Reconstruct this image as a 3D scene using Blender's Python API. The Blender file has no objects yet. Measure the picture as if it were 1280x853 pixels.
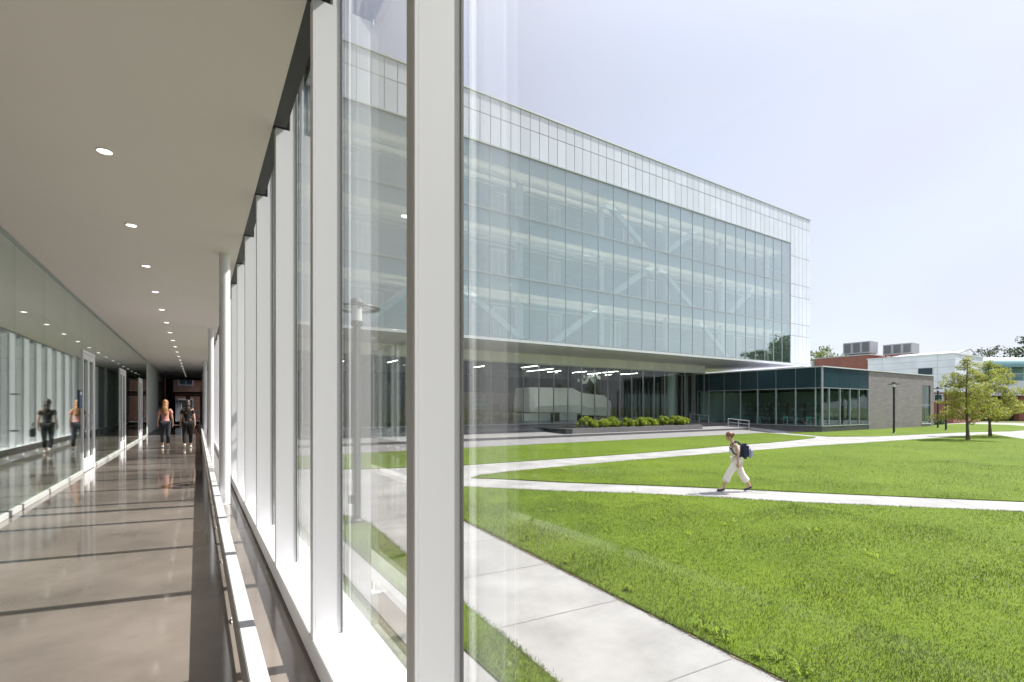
import bpy, bmesh, math, random
import numpy as np
from mathutils import Vector, Matrix
R = math.radians
random.seed(7); RNG = np.random.default_rng(11)
sc = bpy.context.scene
C = sc.collection
G = -0.95                                   # level of the outside ground; the corridor floor is 0
ORD = ['first', 'second', 'third', 'fourth', 'fifth', 'sixth', 'seventh', 'eighth', 'ninth', 'tenth', 'eleventh',
       'twelfth', 'thirteenth', 'fourteenth', 'fifteenth', 'sixteenth', 'seventeenth', 'eighteenth', 'nineteenth',
       'twentieth', 'twenty-first', 'twenty-second']

# ------------------------------------------------------------------ materials
def new_mat(name):
    m = bpy.data.materials.new(name); m.use_nodes = True
    nt = m.node_tree; nt.nodes.clear()
    out = nt.nodes.new('ShaderNodeOutputMaterial')
    return m, nt, out

def nd(nt, typ, **kw):
    n = nt.nodes.new(typ)
    for k, v in kw.items():
        if k.startswith('i_'): n.inputs[k[2:].replace('_', ' ')].default_value = v
        else: setattr(n, k, v)
    return n

def mul(c, f): return (c[0]*f, c[1]*f, c[2]*f, 1)

def pm(name, col, rough=.5, var=.1, scale=2.0, metal=0., bump=0., bscale=None, spec=.5, stretch=(1, 1, 1), island=0., col2=None, rvar=0.):
    """principled with noise-varied colour"""
    m, nt, out = new_mat(name); L = nt.links.new
    p = nd(nt, 'ShaderNodeBsdfPrincipled'); L(p.outputs[0], out.inputs[0])
    tc = nd(nt, 'ShaderNodeTexCoord'); mp = nd(nt, 'ShaderNodeMapping'); mp.inputs['Scale'].default_value = stretch
    L(tc.outputs['Object'], mp.inputs[0])
    no = nd(nt, 'ShaderNodeTexNoise'); no.inputs['Scale'].default_value = scale; no.inputs['Detail'].default_value = 6
    no.inputs['Roughness'].default_value = .6
    L(mp.outputs[0], no.inputs['Vector'])
    mx = nd(nt, 'ShaderNodeMix', data_type='RGBA')
    mx.inputs[6].default_value = mul(col, 1-var); mx.inputs[7].default_value = mul(col2 or col, 1+var)
    cr = nd(nt, 'ShaderNodeMapRange'); cr.inputs[1].default_value = .3; cr.inputs[2].default_value = .7
    L(no.outputs[0], cr.inputs[0]); L(cr.outputs[0], mx.inputs[0])
    last = mx.outputs[2]
    if island:
        ge = nd(nt, 'ShaderNodeNewGeometry')
        hs = nd(nt, 'ShaderNodeHueSaturation'); mr = nd(nt, 'ShaderNodeMapRange')
        mr.inputs[3].default_value = 1-island; mr.inputs[4].default_value = 1+island
        L(ge.outputs['Random Per Island'], mr.inputs[0]); L(mr.outputs[0], hs.inputs['Value']); L(last, hs.inputs['Color'])
        last = hs.outputs[0]
    L(last, p.inputs['Base Color'])
    p.inputs['Roughness'].default_value = rough; p.inputs['Metallic'].default_value = metal
    p.inputs['Specular IOR Level'].default_value = spec
    if rvar:
        mr = nd(nt, 'ShaderNodeMapRange'); mr.inputs[1].default_value = .3; mr.inputs[2].default_value = .7
        mr.inputs[3].default_value = max(.02, rough-rvar); mr.inputs[4].default_value = rough+rvar
        L(no.outputs[0], mr.inputs[0]); L(mr.outputs[0], p.inputs['Roughness'])
    if bump:
        n2 = nd(nt, 'ShaderNodeTexNoise'); n2.inputs['Scale'].default_value = bscale or scale*8; n2.inputs['Detail'].default_value = 4
        L(mp.outputs[0], n2.inputs['Vector'])
        b = nd(nt, 'ShaderNodeBump'); b.inputs['Strength'].default_value = bump; b.inputs['Distance'].default_value = .02
        L(n2.outputs[0], b.inputs['Height']); L(b.outputs[0], p.inputs['Normal'])
    return m

def glass(name, tint, f0=.05, rough=0., power=5., gloss=(1, 1, 1), wob=0.):
    """architectural sheet glass: Schlick mirror over a tinted clear pane"""
    m, nt, out = new_mat(name); L = nt.links.new
    lw = nd(nt, 'ShaderNodeLayerWeight')
    pw = nd(nt, 'ShaderNodeMath', operation='POWER'); pw.inputs[1].default_value = power
    L(lw.outputs['Facing'], pw.inputs[0])
    ma = nd(nt, 'ShaderNodeMath', operation='MULTIPLY_ADD'); ma.inputs[1].default_value = 1-f0; ma.inputs[2].default_value = f0
    L(pw.outputs[0], ma.inputs[0])
    tr = nd(nt, 'ShaderNodeBsdfTransparent'); tr.inputs[0].default_value = (*tint, 1)
    gl = nd(nt, 'ShaderNodeBsdfGlossy'); gl.inputs[0].default_value = (*gloss, 1); gl.inputs['Roughness'].default_value = rough
    if wob:
        tc = nd(nt, 'ShaderNodeTexCoord'); no = nd(nt, 'ShaderNodeTexNoise'); no.inputs['Scale'].default_value = .7
        L(tc.outputs['Object'], no.inputs['Vector'])
        b = nd(nt, 'ShaderNodeBump'); b.inputs['Strength'].default_value = wob; b.inputs['Distance'].default_value = .02
        L(no.outputs[0], b.inputs['Height']); L(b.outputs[0], gl.inputs['Normal'])
    mx = nd(nt, 'ShaderNodeMixShader'); L(ma.outputs[0], mx.inputs[0]); L(tr.outputs[0], mx.inputs[1]); L(gl.outputs[0], mx.inputs[2])
    L(mx.outputs[0], out.inputs[0])
    return m

def emit(name, col, s):
    m, nt, out = new_mat(name)
    e = nd(nt, 'ShaderNodeEmission'); e.inputs[0].default_value = (*col, 1); e.inputs[1].default_value = s
    nt.links.new(e.outputs[0], out.inputs[0]); return m

def brick(name, c1, c2, mortar, w, h, ms=.01, rough=.8, off=.5):
    m, nt, out = new_mat(name); L = nt.links.new
    p = nd(nt, 'ShaderNodeBsdfPrincipled'); p.inputs['Roughness'].default_value = rough; L(p.outputs[0], out.inputs[0])
    tc = nd(nt, 'ShaderNodeTexCoord'); sp = nd(nt, 'ShaderNodeSeparateXYZ'); L(tc.outputs['Object'], sp.inputs[0])
    ad = nd(nt, 'ShaderNodeMath', operation='ADD'); L(sp.outputs[0], ad.inputs[0]); L(sp.outputs[1], ad.inputs[1])
    cb = nd(nt, 'ShaderNodeCombineXYZ'); L(ad.outputs[0], cb.inputs[0]); L(sp.outputs[2], cb.inputs[1])
    b = nd(nt, 'ShaderNodeTexBrick', offset=off); b.inputs['Color1'].default_value = (*c1, 1); b.inputs['Color2'].default_value = (*c2, 1)
    b.inputs['Mortar'].default_value = (*mortar, 1); b.inputs['Scale'].default_value = 1
    b.inputs['Mortar Size'].default_value = ms; b.inputs['Brick Width'].default_value = w; b.inputs['Row Height'].default_value = h
    L(cb.outputs[0], b.inputs['Vector'])
    no = nd(nt, 'ShaderNodeTexNoise'); no.inputs['Scale'].default_value = .6; no.inputs['Detail'].default_value = 5
    L(tc.outputs['Object'], no.inputs['Vector'])
    hs = nd(nt, 'ShaderNodeHueSaturation'); mr = nd(nt, 'ShaderNodeMapRange'); mr.inputs[3].default_value = .8; mr.inputs[4].default_value = 1.2
    L(no.outputs[0], mr.inputs[0]); L(mr.outputs[0], hs.inputs['Value']); L(b.outputs[0], hs.inputs['Color']); L(hs.outputs[0], p.inputs['Base Color'])
    bp = nd(nt, 'ShaderNodeBump'); bp.inputs['Strength'].default_value = .3; bp.inputs['Distance'].default_value = .01
    L(b.outputs['Fac'], bp.inputs['Height']); bp.invert = True; L(bp.outputs[0], p.inputs['Normal'])
    return m

def leafmat(name, a, b, trans=.35, rough=.5, bend=0., dry=None):
    m, nt, out = new_mat(name); L = nt.links.new
    ge = nd(nt, 'ShaderNodeNewGeometry')
    mx = nd(nt, 'ShaderNodeMix', data_type='RGBA'); mx.inputs[6].default_value = (*a, 1); mx.inputs[7].default_value = (*b, 1)
    L(ge.outputs['Random Per Island'], mx.inputs[0])
    tc = nd(nt, 'ShaderNodeTexCoord'); no = nd(nt, 'ShaderNodeTexNoise'); no.inputs['Scale'].default_value = .45; no.inputs['Detail'].default_value = 5
    L(tc.outputs['Object'], no.inputs['Vector'])
    hs = nd(nt, 'ShaderNodeHueSaturation'); mr = nd(nt, 'ShaderNodeMapRange')
    mr.inputs[1].default_value = .3; mr.inputs[2].default_value = .7; mr.inputs[3].default_value = .68; mr.inputs[4].default_value = 1.3
    L(no.outputs[0], mr.inputs[0]); L(mr.outputs[0], hs.inputs['Value']); L(mx.outputs[2], hs.inputs['Color'])
    if dry:                                   # broad drier and lusher patches
        n3 = nd(nt, 'ShaderNodeTexNoise'); n3.inputs['Scale'].default_value = .16; n3.inputs['Detail'].default_value = 4; n3.inputs['Distortion'].default_value = .8; L(tc.outputs['Object'], n3.inputs['Vector'])
        m3 = nd(nt, 'ShaderNodeMapRange'); m3.inputs[1].default_value = .42; m3.inputs[2].default_value = .72; m3.inputs[4].default_value = .55; L(n3.outputs[0], m3.inputs[0])
        x3 = nd(nt, 'ShaderNodeMix', data_type='RGBA'); x3.inputs[7].default_value = (*dry, 1); L(m3.outputs[0], x3.inputs[0]); L(mx.outputs[2], x3.inputs[6]); L(x3.outputs[2], hs.inputs['Color'])
    p = nd(nt, 'ShaderNodeBsdfPrincipled'); p.inputs['Roughness'].default_value = rough; p.inputs['Specular IOR Level'].default_value = .2
    L(hs.outputs[0], p.inputs['Base Color'])
    if bend:
        vm = nd(nt, 'ShaderNodeVectorMath', operation='SCALE'); vm.inputs['Scale'].default_value = 1-bend; L(ge.outputs['Normal'], vm.inputs[0])
        va = nd(nt, 'ShaderNodeVectorMath', operation='ADD'); va.inputs[1].default_value = (0, 0, bend); L(vm.outputs[0], va.inputs[0])
        vn = nd(nt, 'ShaderNodeVectorMath', operation='NORMALIZE'); L(va.outputs[0], vn.inputs[0]); L(vn.outputs[0], p.inputs['Normal'])
    t = nd(nt, 'ShaderNodeBsdfTranslucent'); L(hs.outputs[0], t.inputs[0])
    ms = nd(nt, 'ShaderNodeMixShader'); ms.inputs[0].default_value = trans
    L(p.outputs[0], ms.inputs[1]); L(t.outputs[0], ms.inputs[2]); L(ms.outputs[0], out.inputs[0])
    return m

M = {}
M['concrete_floor'] = pm('polished_concrete', (.150, .126, .110), .08, .36, .45, rvar=.03, spec=.9, col2=(.212, .18, .158))
M['ceiling'] = pm('ceiling_paint', (.95, .87, .89), .8, .012, .4)
M['white'] = pm('white_powder_coat', (.88, .875, .91), .42, .025, 1.5, stretch=(1, 1, .1))
M['sill'] = pm('white_sill', (.72, .71, .72), .45, .03, 2)
M['dark'] = pm('dark_head', (.045, .046, .05), .5, .1, 3)
M['black'] = pm('black_metal', (.018, .018, .02), .4, .1, 5)
M['drywall'] = pm('painted_drywall', (.62, .64, .63), .75, .03, .8)
M['bulkhead'] = pm('bulkhead', (.78, .82, .80), .8, .03, .8)
M['room'] = pm('room_wall', (.60, .66, .64), .8, .1, .6)
M['glass_corr'] = glass('clear_window_glass', (.975, .99, .982), .01, power=3.2)
M['glass_part'] = glass('partition_glass', (.86, .93, .90), .12, rough=.025, power=1.8, gloss=(.93, 1, .97))
M['glass_end'] = glass('grey_tinted_glass', (.45, .47, .48), .06)
M['glass_fac'] = glass('coated_facade_glass', (.935, .995, .97), .22, power=2.5, gloss=(.95, 1, 1), wob=.05)
M['glass_gf'] = glass('ground_floor_glass', (.95, .98, .97), .03)
M['glass_pav'] = glass('pavilion_glass', (.84, .93, .91), .03, power=6.2, gloss=(.9, 1, 1), wob=.04)
M['spandrel'] = pm('dark_spandrel_glass', (.026, .056, .070), .16, .2, .3, spec=.16)
M['alu'] = pm('grey_aluminium', (.42, .45, .48), .4, .05, 2, metal=.3)
M['alu_l'] = pm('pale_aluminium', (.62, .64, .66), .4, .04, 2)
M['panel'] = pm('white_glass_panel', (.70, .73, .82), .16, .04, .5, island=.05)
M['fac_grid'] = pm('facade_mullion', (.46, .5, .52), .4, .05, 2)
M['rail'] = pm('base_rail_enamel', (.5, .5, .49), .5, .04, 2)
M['gasket'] = pm('gasket', (.16, .16, .165), .6, .1, 3)
M['gap'] = pm('panel_gap', (.30, .30, .34), .7, .05, 1)
M['soffit'] = pm('soffit_metal', (.88, .86, .96), .5, .04, .6)
M['fascia'] = pm('fascia_panel', (.88, .86, .88), .45, .05, .8, island=.05)
M['cream'] = pm('cream_ceiling', (.82, .77, .68), .8, .02, .5)
M['plenum'] = pm('plenum_band', (.5, .57, .56), .6, .04, .5)
M['backwall'] = pm('gallery_wall', (.44, .51, .485), .8, .06, .35)
M['steel_white'] = pm('white_steel', (.82, .84, .84), .5, .02, 1)
M['slab'] = pm('slab', (.45, .45, .44), .8, .06, 1)
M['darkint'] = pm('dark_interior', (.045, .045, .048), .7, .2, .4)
M['beige'] = pm('beige_wall', (.55, .42, .28), .8, .08, .5)
M['tan'] = pm('tan_wall', (.38, .24, .14), .8, .1, .5)
M['sculpt'] = pm('white_faceted_wall', (.86, .9, .88), .6, .03, .5)
M['pave'] = pm('pale_concrete_paving', (.245, .238, .230), .85, .14, .9, bump=.15, bscale=60, col2=(.305, .297, .288))
M['joint'] = pm('paving_joint', (.235, .229, .222), .9, .1, 4)
M['terrace'] = pm('terrace_paver', (.185, .177, .178), .85, .12, .6, bump=.15, bscale=40)
M['riser_shade'] = pm('shaded_riser', (.12, .115, .115), .85, .1, 1)  # darker copy of the paver: shade of the step faces put into colour
M['planter'] = pm('planter_concrete', (.17, .16, .16), .8, .12, 1.5)
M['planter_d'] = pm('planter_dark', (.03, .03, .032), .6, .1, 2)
M['soil'] = pm('soil', (.06, .05, .038), .95, .3, 3)
M['greybrick'] = brick('grey_brick', (.20, .18, .175), (.255, .232, .225), (.19, .175, .17), .9, .15, .006, .75)
M['redbrick'] = brick('red_brick', (.27, .085, .06), (.33, .11, .075), (.3, .22, .19), .24, .08, .008)
M['metalpanel'] = brick('white_metal_panel', (.66, .70, .75), (.71, .75, .80), (.42, .45, .5), 7., 1.02, .03, .4, .0)
M['teal'] = pm('teal_roof_metal', (.20, .36, .37), .35, .1, 1, metal=.2)
M['bark'] = pm('bark', (.10, .08, .06), .9, .3, 8, bump=.5)
M['leaf_young'] = leafmat('young_tree_leaf', (.20, .25, .035), (.44, .43, .07), .5, bend=.5)
M['leaf_far'] = leafmat('far_leaf', (.11, .15, .04), (.20, .24, .07), .35, bend=.3)
M['leaf_dark'] = leafmat('dark_leaf', (.035, .065, .025), (.09, .12, .045), .25)
M['leaf_shrub'] = leafmat('shrub_leaf', (.17, .24, .02), (.32, .38, .04), .4, bend=.4)
M['leaf_weed'] = leafmat('weed_leaf', (.17, .26, .02), (.26, .34, .04), .45, bend=.85)
M['soil_edge'] = pm('dry_soil_edge', (.23, .17, .11), .95, .3, 6)
M['blade'] = leafmat('grass_blade', (.058, .104, .004), (.124, .172, .010), .34, bend=.74, dry=(.165, .185, .022))
M['lamp_em'] = emit('downlight_lens', (1, .95, .88), 2.6)
M['strip_em'] = emit('light_strip', (1, .95, .85), 16)
M['gal_added_em'] = emit('added_gallery_glow', (1, .94, .87), 2.6)  # added glow that lights the gallery ceilings
M['frost'] = pm('frosted_lamp_glass', (.75, .77, .78), .25, .03, 2)
M['skin'] = pm('skin', (.56, .34, .25), .5, .06, 9, spec=.35)
M['jump'] = pm('cream_cotton', (.84, .765, .68), .85, .05, 6, bump=.3)
M['hair_b'] = pm('strawberry_blonde_hair', (.36, .17, .07), .5, .35, 14, stretch=(1, 1, .15))
M['hair_d'] = pm('dark_hair', (.03, .018, .013), .45, .3, 14, stretch=(1, 1, .15))
M['hair_l'] = pm('light_brown_hair', (.17, .075, .035), .5, .3, 14)
M['pink'] = pm('pink_cotton', (.60, .27, .27), .85, .1, 8)
M['navy'] = pm('navy_denim', (.025, .028, .04), .85, .2, 9)
M['blackc'] = pm('black_cotton', (.012, .012, .014), .85, .2, 9)
M['shoe_w'] = pm('white_sneaker', (.75, .72, .68), .6, .05, 9)
M['shoe_d'] = pm('dark_sneaker', (.03, .032, .05), .6, .1, 9)
M['pack_n'] = pm('navy_backpack', (.018, .016, .06), .7, .2, 9)
M['pack_g'] = pm('lilac_backpack', (.42, .42, .62), .7, .1, 9)
M['chair_g'] = pm('green_seat', (.10, .28, .22), .5, .1, 4)
M['table_g'] = pm('pale_table_top', (.45, .58, .54), .4, .05, 3)
M['hvac'] = pm('hvac_galvanised', (.36, .37, .39), .5, .08, 2)
M['hvac_d'] = pm('hvac_louvre', (.13, .14, .15), .6, .15, 6)
M['signblue'] = pm('blue_sign_plate', (.05, .10, .24), .4, .05, 4)
M['signgrey'] = pm('dark_sign_plate', (.12, .12, .125), .5, .1, 4)
M['lobby'] = pm('lobby_floor', (.16, .155, .15), .25, .1, .6)

def ground_mat(name, a, b):
    m, nt, out = new_mat(name); L = nt.links.new
    p = nd(nt, 'ShaderNodeBsdfPrincipled'); p.inputs['Roughness'].default_value = .9; p.inputs['Specular IOR Level'].default_value = .15
    L(p.outputs[0], out.inputs[0])
    tc = nd(nt, 'ShaderNodeTexCoord')
    big = nd(nt, 'ShaderNodeTexNoise'); big.inputs['Scale'].default_value = .35; big.inputs['Detail'].default_value = 6; big.inputs['Roughness'].default_value = .65
    fin = nd(nt, 'ShaderNodeTexNoise'); fin.inputs['Scale'].default_value = 9; fin.inputs['Detail'].default_value = 5; fin.inputs['Roughness'].default_value = .75
    for n in (big, fin): L(tc.outputs['Object'], n.inputs['Vector'])
    av = nd(nt, 'ShaderNodeMix', data_type='FLOAT'); av.inputs[0].default_value = .55
    L(big.outputs[0], av.inputs[2]); L(fin.outputs[0], av.inputs[3])
    mr = nd(nt, 'ShaderNodeMapRange'); mr.inputs[1].default_value = .36; mr.inputs[2].default_value = .64
    L(av.outputs[0], mr.inputs[0])
    mx = nd(nt, 'ShaderNodeMix', data_type='RGBA'); mx.inputs[6].default_value = (*a, 1); mx.inputs[7].default_value = (*b, 1)
    L(mr.outputs[0], mx.inputs[0]); L(mx.outputs[2], p.inputs['Base Color'])
    bp = nd(nt, 'ShaderNodeBump'); bp.inputs['Strength'].default_value = .3; bp.inputs['Distance'].default_value = .04
    L(fin.outputs[0], bp.inputs['Height']); L(bp.outputs[0], p.inputs['Normal'])
    return m
M['lawn'] = ground_mat('lawn_turf', (.062, .106, .005), (.120, .170, .011))
M['terrain'] = ground_mat('distant_ground', (.10, .12, .04), (.17, .18, .08))

# ------------------------------------------------------------------ mesh building
class MB:
    def __init__(s): s.v = []; s.f = []; s.m = []
    def add(s, vs, fs, mi=0):
        o = len(s.v); s.v += [tuple(p) for p in vs]; s.f += [tuple(i+o for i in f) for f in fs]; s.m += [mi]*len(fs); return s
    def box(s, x0, x1, y0, y1, z0, z1, mi=0):
        vs = [(x, y, z) for z in (z0, z1) for y in (y0, y1) for x in (x0, x1)]
        return s.add(vs, [(0, 2, 3, 1), (4, 5, 7, 6), (0, 1, 5, 4), (2, 6, 7, 3), (0, 4, 6, 2), (1, 3, 7, 5)], mi)
    def bev(s, x0, x1, y0, y1, z0, z1, b=.004, mi=0):
        bm = bmesh.new(); bmesh.ops.create_cube(bm, size=1)
        for v in bm.verts: v.co = Vector(((x0+x1)/2+v.co.x*(x1-x0), (y0+y1)/2+v.co.y*(y1-y0), (z0+z1)/2+v.co.z*(z1-z0)))
        bmesh.ops.bevel(bm, geom=bm.edges[:], offset=b, segments=2, affect='EDGES')
        return s.bm(bm, mi)
    def bm(s, bm, mi=0):
        bm.verts.index_update()
        s.add([v.co[:] for v in bm.verts], [[v.index for v in f.verts] for f in bm.faces], mi); bm.free(); return s
    def quad(s, a, b, c, d, mi=0): return s.add([a, b, c, d], [(0, 1, 2, 3)], mi)
    def prism(s, poly, z0, z1, mi=0, axis='z'):
        n = len(poly)
        def P(p, t): return (p[0], p[1], t) if axis == 'z' else ((p[0], t, p[1]) if axis == 'y' else (t, p[0], p[1]))
        vs = [P(p, z0) for p in poly]+[P(p, z1) for p in poly]
        fs = [tuple(range(n))[::-1], tuple(range(n, 2*n))]+[(i, (i+1) % n, n+(i+1) % n, n+i) for i in range(n)]
        return s.add(vs, fs, mi)
    def cyl(s, x, y, z0, z1, r, n=20, mi=0, r1=None):
        return s.lathe(x, y, [(0, z0), (r, z0), (r if r1 is None else r1, z1), (0, z1)], n, mi)
    def lathe(s, x, y, prof, n=20, mi=0):
        vs = []; fs = []
        for r, z in prof:
            for k in range(n):
                a = 2*math.pi*k/n; vs.append((x+r*math.cos(a), y+r*math.sin(a), z))
        for i in range(len(prof)-1):
            for k in range(n):
                k2 = (k+1) % n; fs.append((i*n+k, i*n+k2, (i+1)*n+k2, (i+1)*n+k))
        return s.add(vs, fs, mi)
    def tube(s, pts, rad, n=8, mi=0):
        pts = [Vector(p) for p in pts]; rad = rad if isinstance(rad, (list, tuple)) else [rad]*len(pts)
        vs = []; fs = []
        for i, p in enumerate(pts):
            d = (pts[min(i+1, len(pts)-1)]-pts[max(i-1, 0)]).normalized()
            u = d.cross(Vector((0, 0, 1))); u = u.normalized() if u.length > .05 else Vector((1, 0, 0)); w = d.cross(u).normalized()
            for k in range(n):
                a = 2*math.pi*k/n; vs.append(p+(u*math.cos(a)+w*math.sin(a))*rad[i])
        for i in range(len(pts)-1):
            for k in range(n): fs.append((i*n+k, i*n+(k+1) % n, (i+1)*n+(k+1) % n, (i+1)*n+k))
        fs.append(tuple(range(n))[::-1]); fs.append(tuple(range(len(vs)-n, len(vs))))
        return s.add(vs, fs, mi)
    def bar(s, a, b, w, h, mi=0):
        """box beam from a to b"""
        a, b = Vector(a), Vector(b); d = (b-a).normalized(); u = Vector((0, 1, 0)) if abs(d.y) < .9 else Vector((1, 0, 0))
        v = d.cross(u).normalized(); u = v.cross(d).normalized()
        vs = [p+u*su*w/2+v*sv*h/2 for p in (a, b) for su, sv in ((-1, -1), (1, -1), (1, 1), (-1, 1))]
        return s.add(vs, [(3, 2, 1, 0), (4, 5, 6, 7)]+[(i, (i+1) % 4, 4+(i+1) % 4, 4+i) for i in range(4)], mi)
    def ell(s, c, r, mi=0, n=14, rot=None):
        bm = bmesh.new(); bmesh.ops.create_uvsphere(bm, u_segments=n, v_segments=max(6, n*2//3), radius=1)
        for v in bm.verts:
            q = Vector((v.co.x*r[0], v.co.y*r[1], v.co.z*r[2]))
            if rot: q = rot @ q
            v.co = q+Vector(c)
        return s.bm(bm, mi)
    def build(s, name, mats, parent=None, loc=None, smooth=False, fix=True):
        """links ONE mesh object. loc: origin of the object when it has no parent"""
        mats = mats if isinstance(mats, (list, tuple)) else [mats]
        o0 = Vector((0, 0, 0))
        if parent is not None: o0 = parent['_o'] if '_o' in parent.keys() else (0, 0, 0); o0 = Vector(o0[:])
        elif loc is not None: o0 = Vector(loc)
        me = bpy.data.meshes.new(name)
        me.from_pydata([(p[0]-o0.x, p[1]-o0.y, p[2]-o0.z) for p in s.v], [], s.f)
        for m in mats: me.materials.append(M[m] if isinstance(m, str) else m)
        me.polygons.foreach_set('material_index', s.m)
        if fix:
            bm = bmesh.new(); bm.from_mesh(me); bmesh.ops.remove_doubles(bm, verts=bm.verts, dist=1e-5) if smooth else None
            bmesh.ops.recalc_face_normals(bm, faces=bm.faces[:]); bm.to_mesh(me); bm.free()
        if smooth: me.polygons.foreach_set('use_smooth', [True]*len(me.polygons))
        me.update()
        o = bpy.data.objects.new(name, me); C.objects.link(o)
        o['_o'] = tuple(o0)
        if parent is not None: o.parent = parent
        elif loc is not None: o.location = loc
        return o

def thing(name, label, cat, loc=(0, 0, 0), group=None):
    o = bpy.data.objects.new(name, None); C.objects.link(o); o.location = loc; o.empty_display_size = .2
    o['_o'] = tuple(float(q) for q in loc)
    return tag(o, label, cat, group)
def tag(o, label, cat, group=None):
    o['label'] = label; o['category'] = cat
    if group: o['group'] = group
    return o
def struct(o, kind='structure'): o['kind'] = kind; return o
def dup(root, loc, label=None, rotz=None):
    def cp(o, par):
        c = o.copy(); C.objects.link(c)
        if par is not None: c.parent = par
        for ch in [q for q in ALLCH.get(o.name, [])]: cp(ch, c)
        return c
    ALLCH = {}
    for q in C.objects:
        if q.parent: ALLCH.setdefault(q.parent.name, []).append(q)
    r = cp(root, None); r.location = loc
    if rotz is not None: r.rotation_euler = (0, 0, rotz)
    if label: r['label'] = label
    return r

# ------------------------------------------------------------------ ground, lawns, paths
b = MB(); b.quad((-700, -700, G-.06), (900, -700, G-.06), (900, 900, G-.06), (-700, 900, G-.06)); struct(b.build('ground', 'terrain'))
b = MB(); b.prism([(.9, -12), (100, -12), (100, 26.0), (.9, 26.0)], G-.05, G)
def jointline(p, q, w=.014):
    p, q = Vector((p[0], p[1], 0)), Vector((q[0], q[1], 0)); n = (q-p).normalized().cross(Vector((0, 0, 1)))*w/2; z = Vector((0, 0, G+.004))
    b.quad(p-n+z, q-n+z, q+n+z, p+n+z, 1)
for k in range(8): y = 1.35+1.63*k; jointline((2.55+.053*y, y), (4.2+.055*y, y-.12))
for k in range(9):
    t = k/9; x, y = 7.6+9.8*t, 13.6-10.0*t; jointline((x-.75, y-.75), (x+.75, y+.75))
for k in range(22): jointline((9.5+1.9*k, 14.9), (9.3+1.9*k, 18.4))
struct(b.build('path', ['pave', 'joint']))

LAWNS = {
 'near': [(4.22, -6), (4.26, 1), (4.42, 4), (4.55, 6), (4.72, 9), (4.82, 10.5), (5.0, 12), (5.5, 13.1), (6.1, 13.45), (6.73, 13.2), (8.63, 11.07),
          (10.25, 9.59), (11.57, 8.05), (12.67, 6.58), (15.81, 3.26), (20, -1.2), (24.5, -6)],
 'main': [(7.75, 14.75), (8.2, 14.3), (8.72, 13.7), (9.68, 12.41), (11.39, 10.66), (12.92, 8.99), (14.21, 7.37), (17.53, 3.62), (22, -1.0), (27, -6), (60, -6), (53.5, 6),
          (51.6, 10.7), (55.5, 12.6), (58.6, 14.0), (56, 14.35), (49.1, 14.55), (41.9, 14.86), (30.2, 15.65), (22.65, 15.75), (16.9, 15.79), (12.2, 15.61), (9.8, 15.45), (8.3, 15.15)],
 'upper': [(3.2, 20.4), (5.5, 19.0), (9.2, 18.1), (14, 18.0), (19.2, 17.95), (26.5, 18.4), (31.8, 18.55), (37, 19.1), (40.0, 19.6), (41.2, 20.2), (43.6, 25.6), (2, 25.6)],
 'pavilion': [(42.3, 19.7), (46.1, 17.9), (53.7, 17.1), (59.5, 16.5), (66.5, 14.6), (80, 14.6), (90, 20), (90, 25.0), (45.2, 25.0)],
 'strip': [(.92, -6), (1.72, -6), (1.72, 25), (.92, 25)],
 'verge': [(2.22, -6), (2.35, -6), (2.62, 3), (2.86, 8.0), (2.98, 10.2), (2.7, 11.2), (2.22, 11.8)],
}
b = MB()
for k, poly in LAWNS.items(): b.prism(poly, G-.02, G+.022)
struct(b.build('lawn', 'lawn'))
b = MB(); b.box(1.76, 2.18, -6, 25.4, G-.02, G+.035); struct(b.build('kerb_strip', 'pave'))

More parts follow.
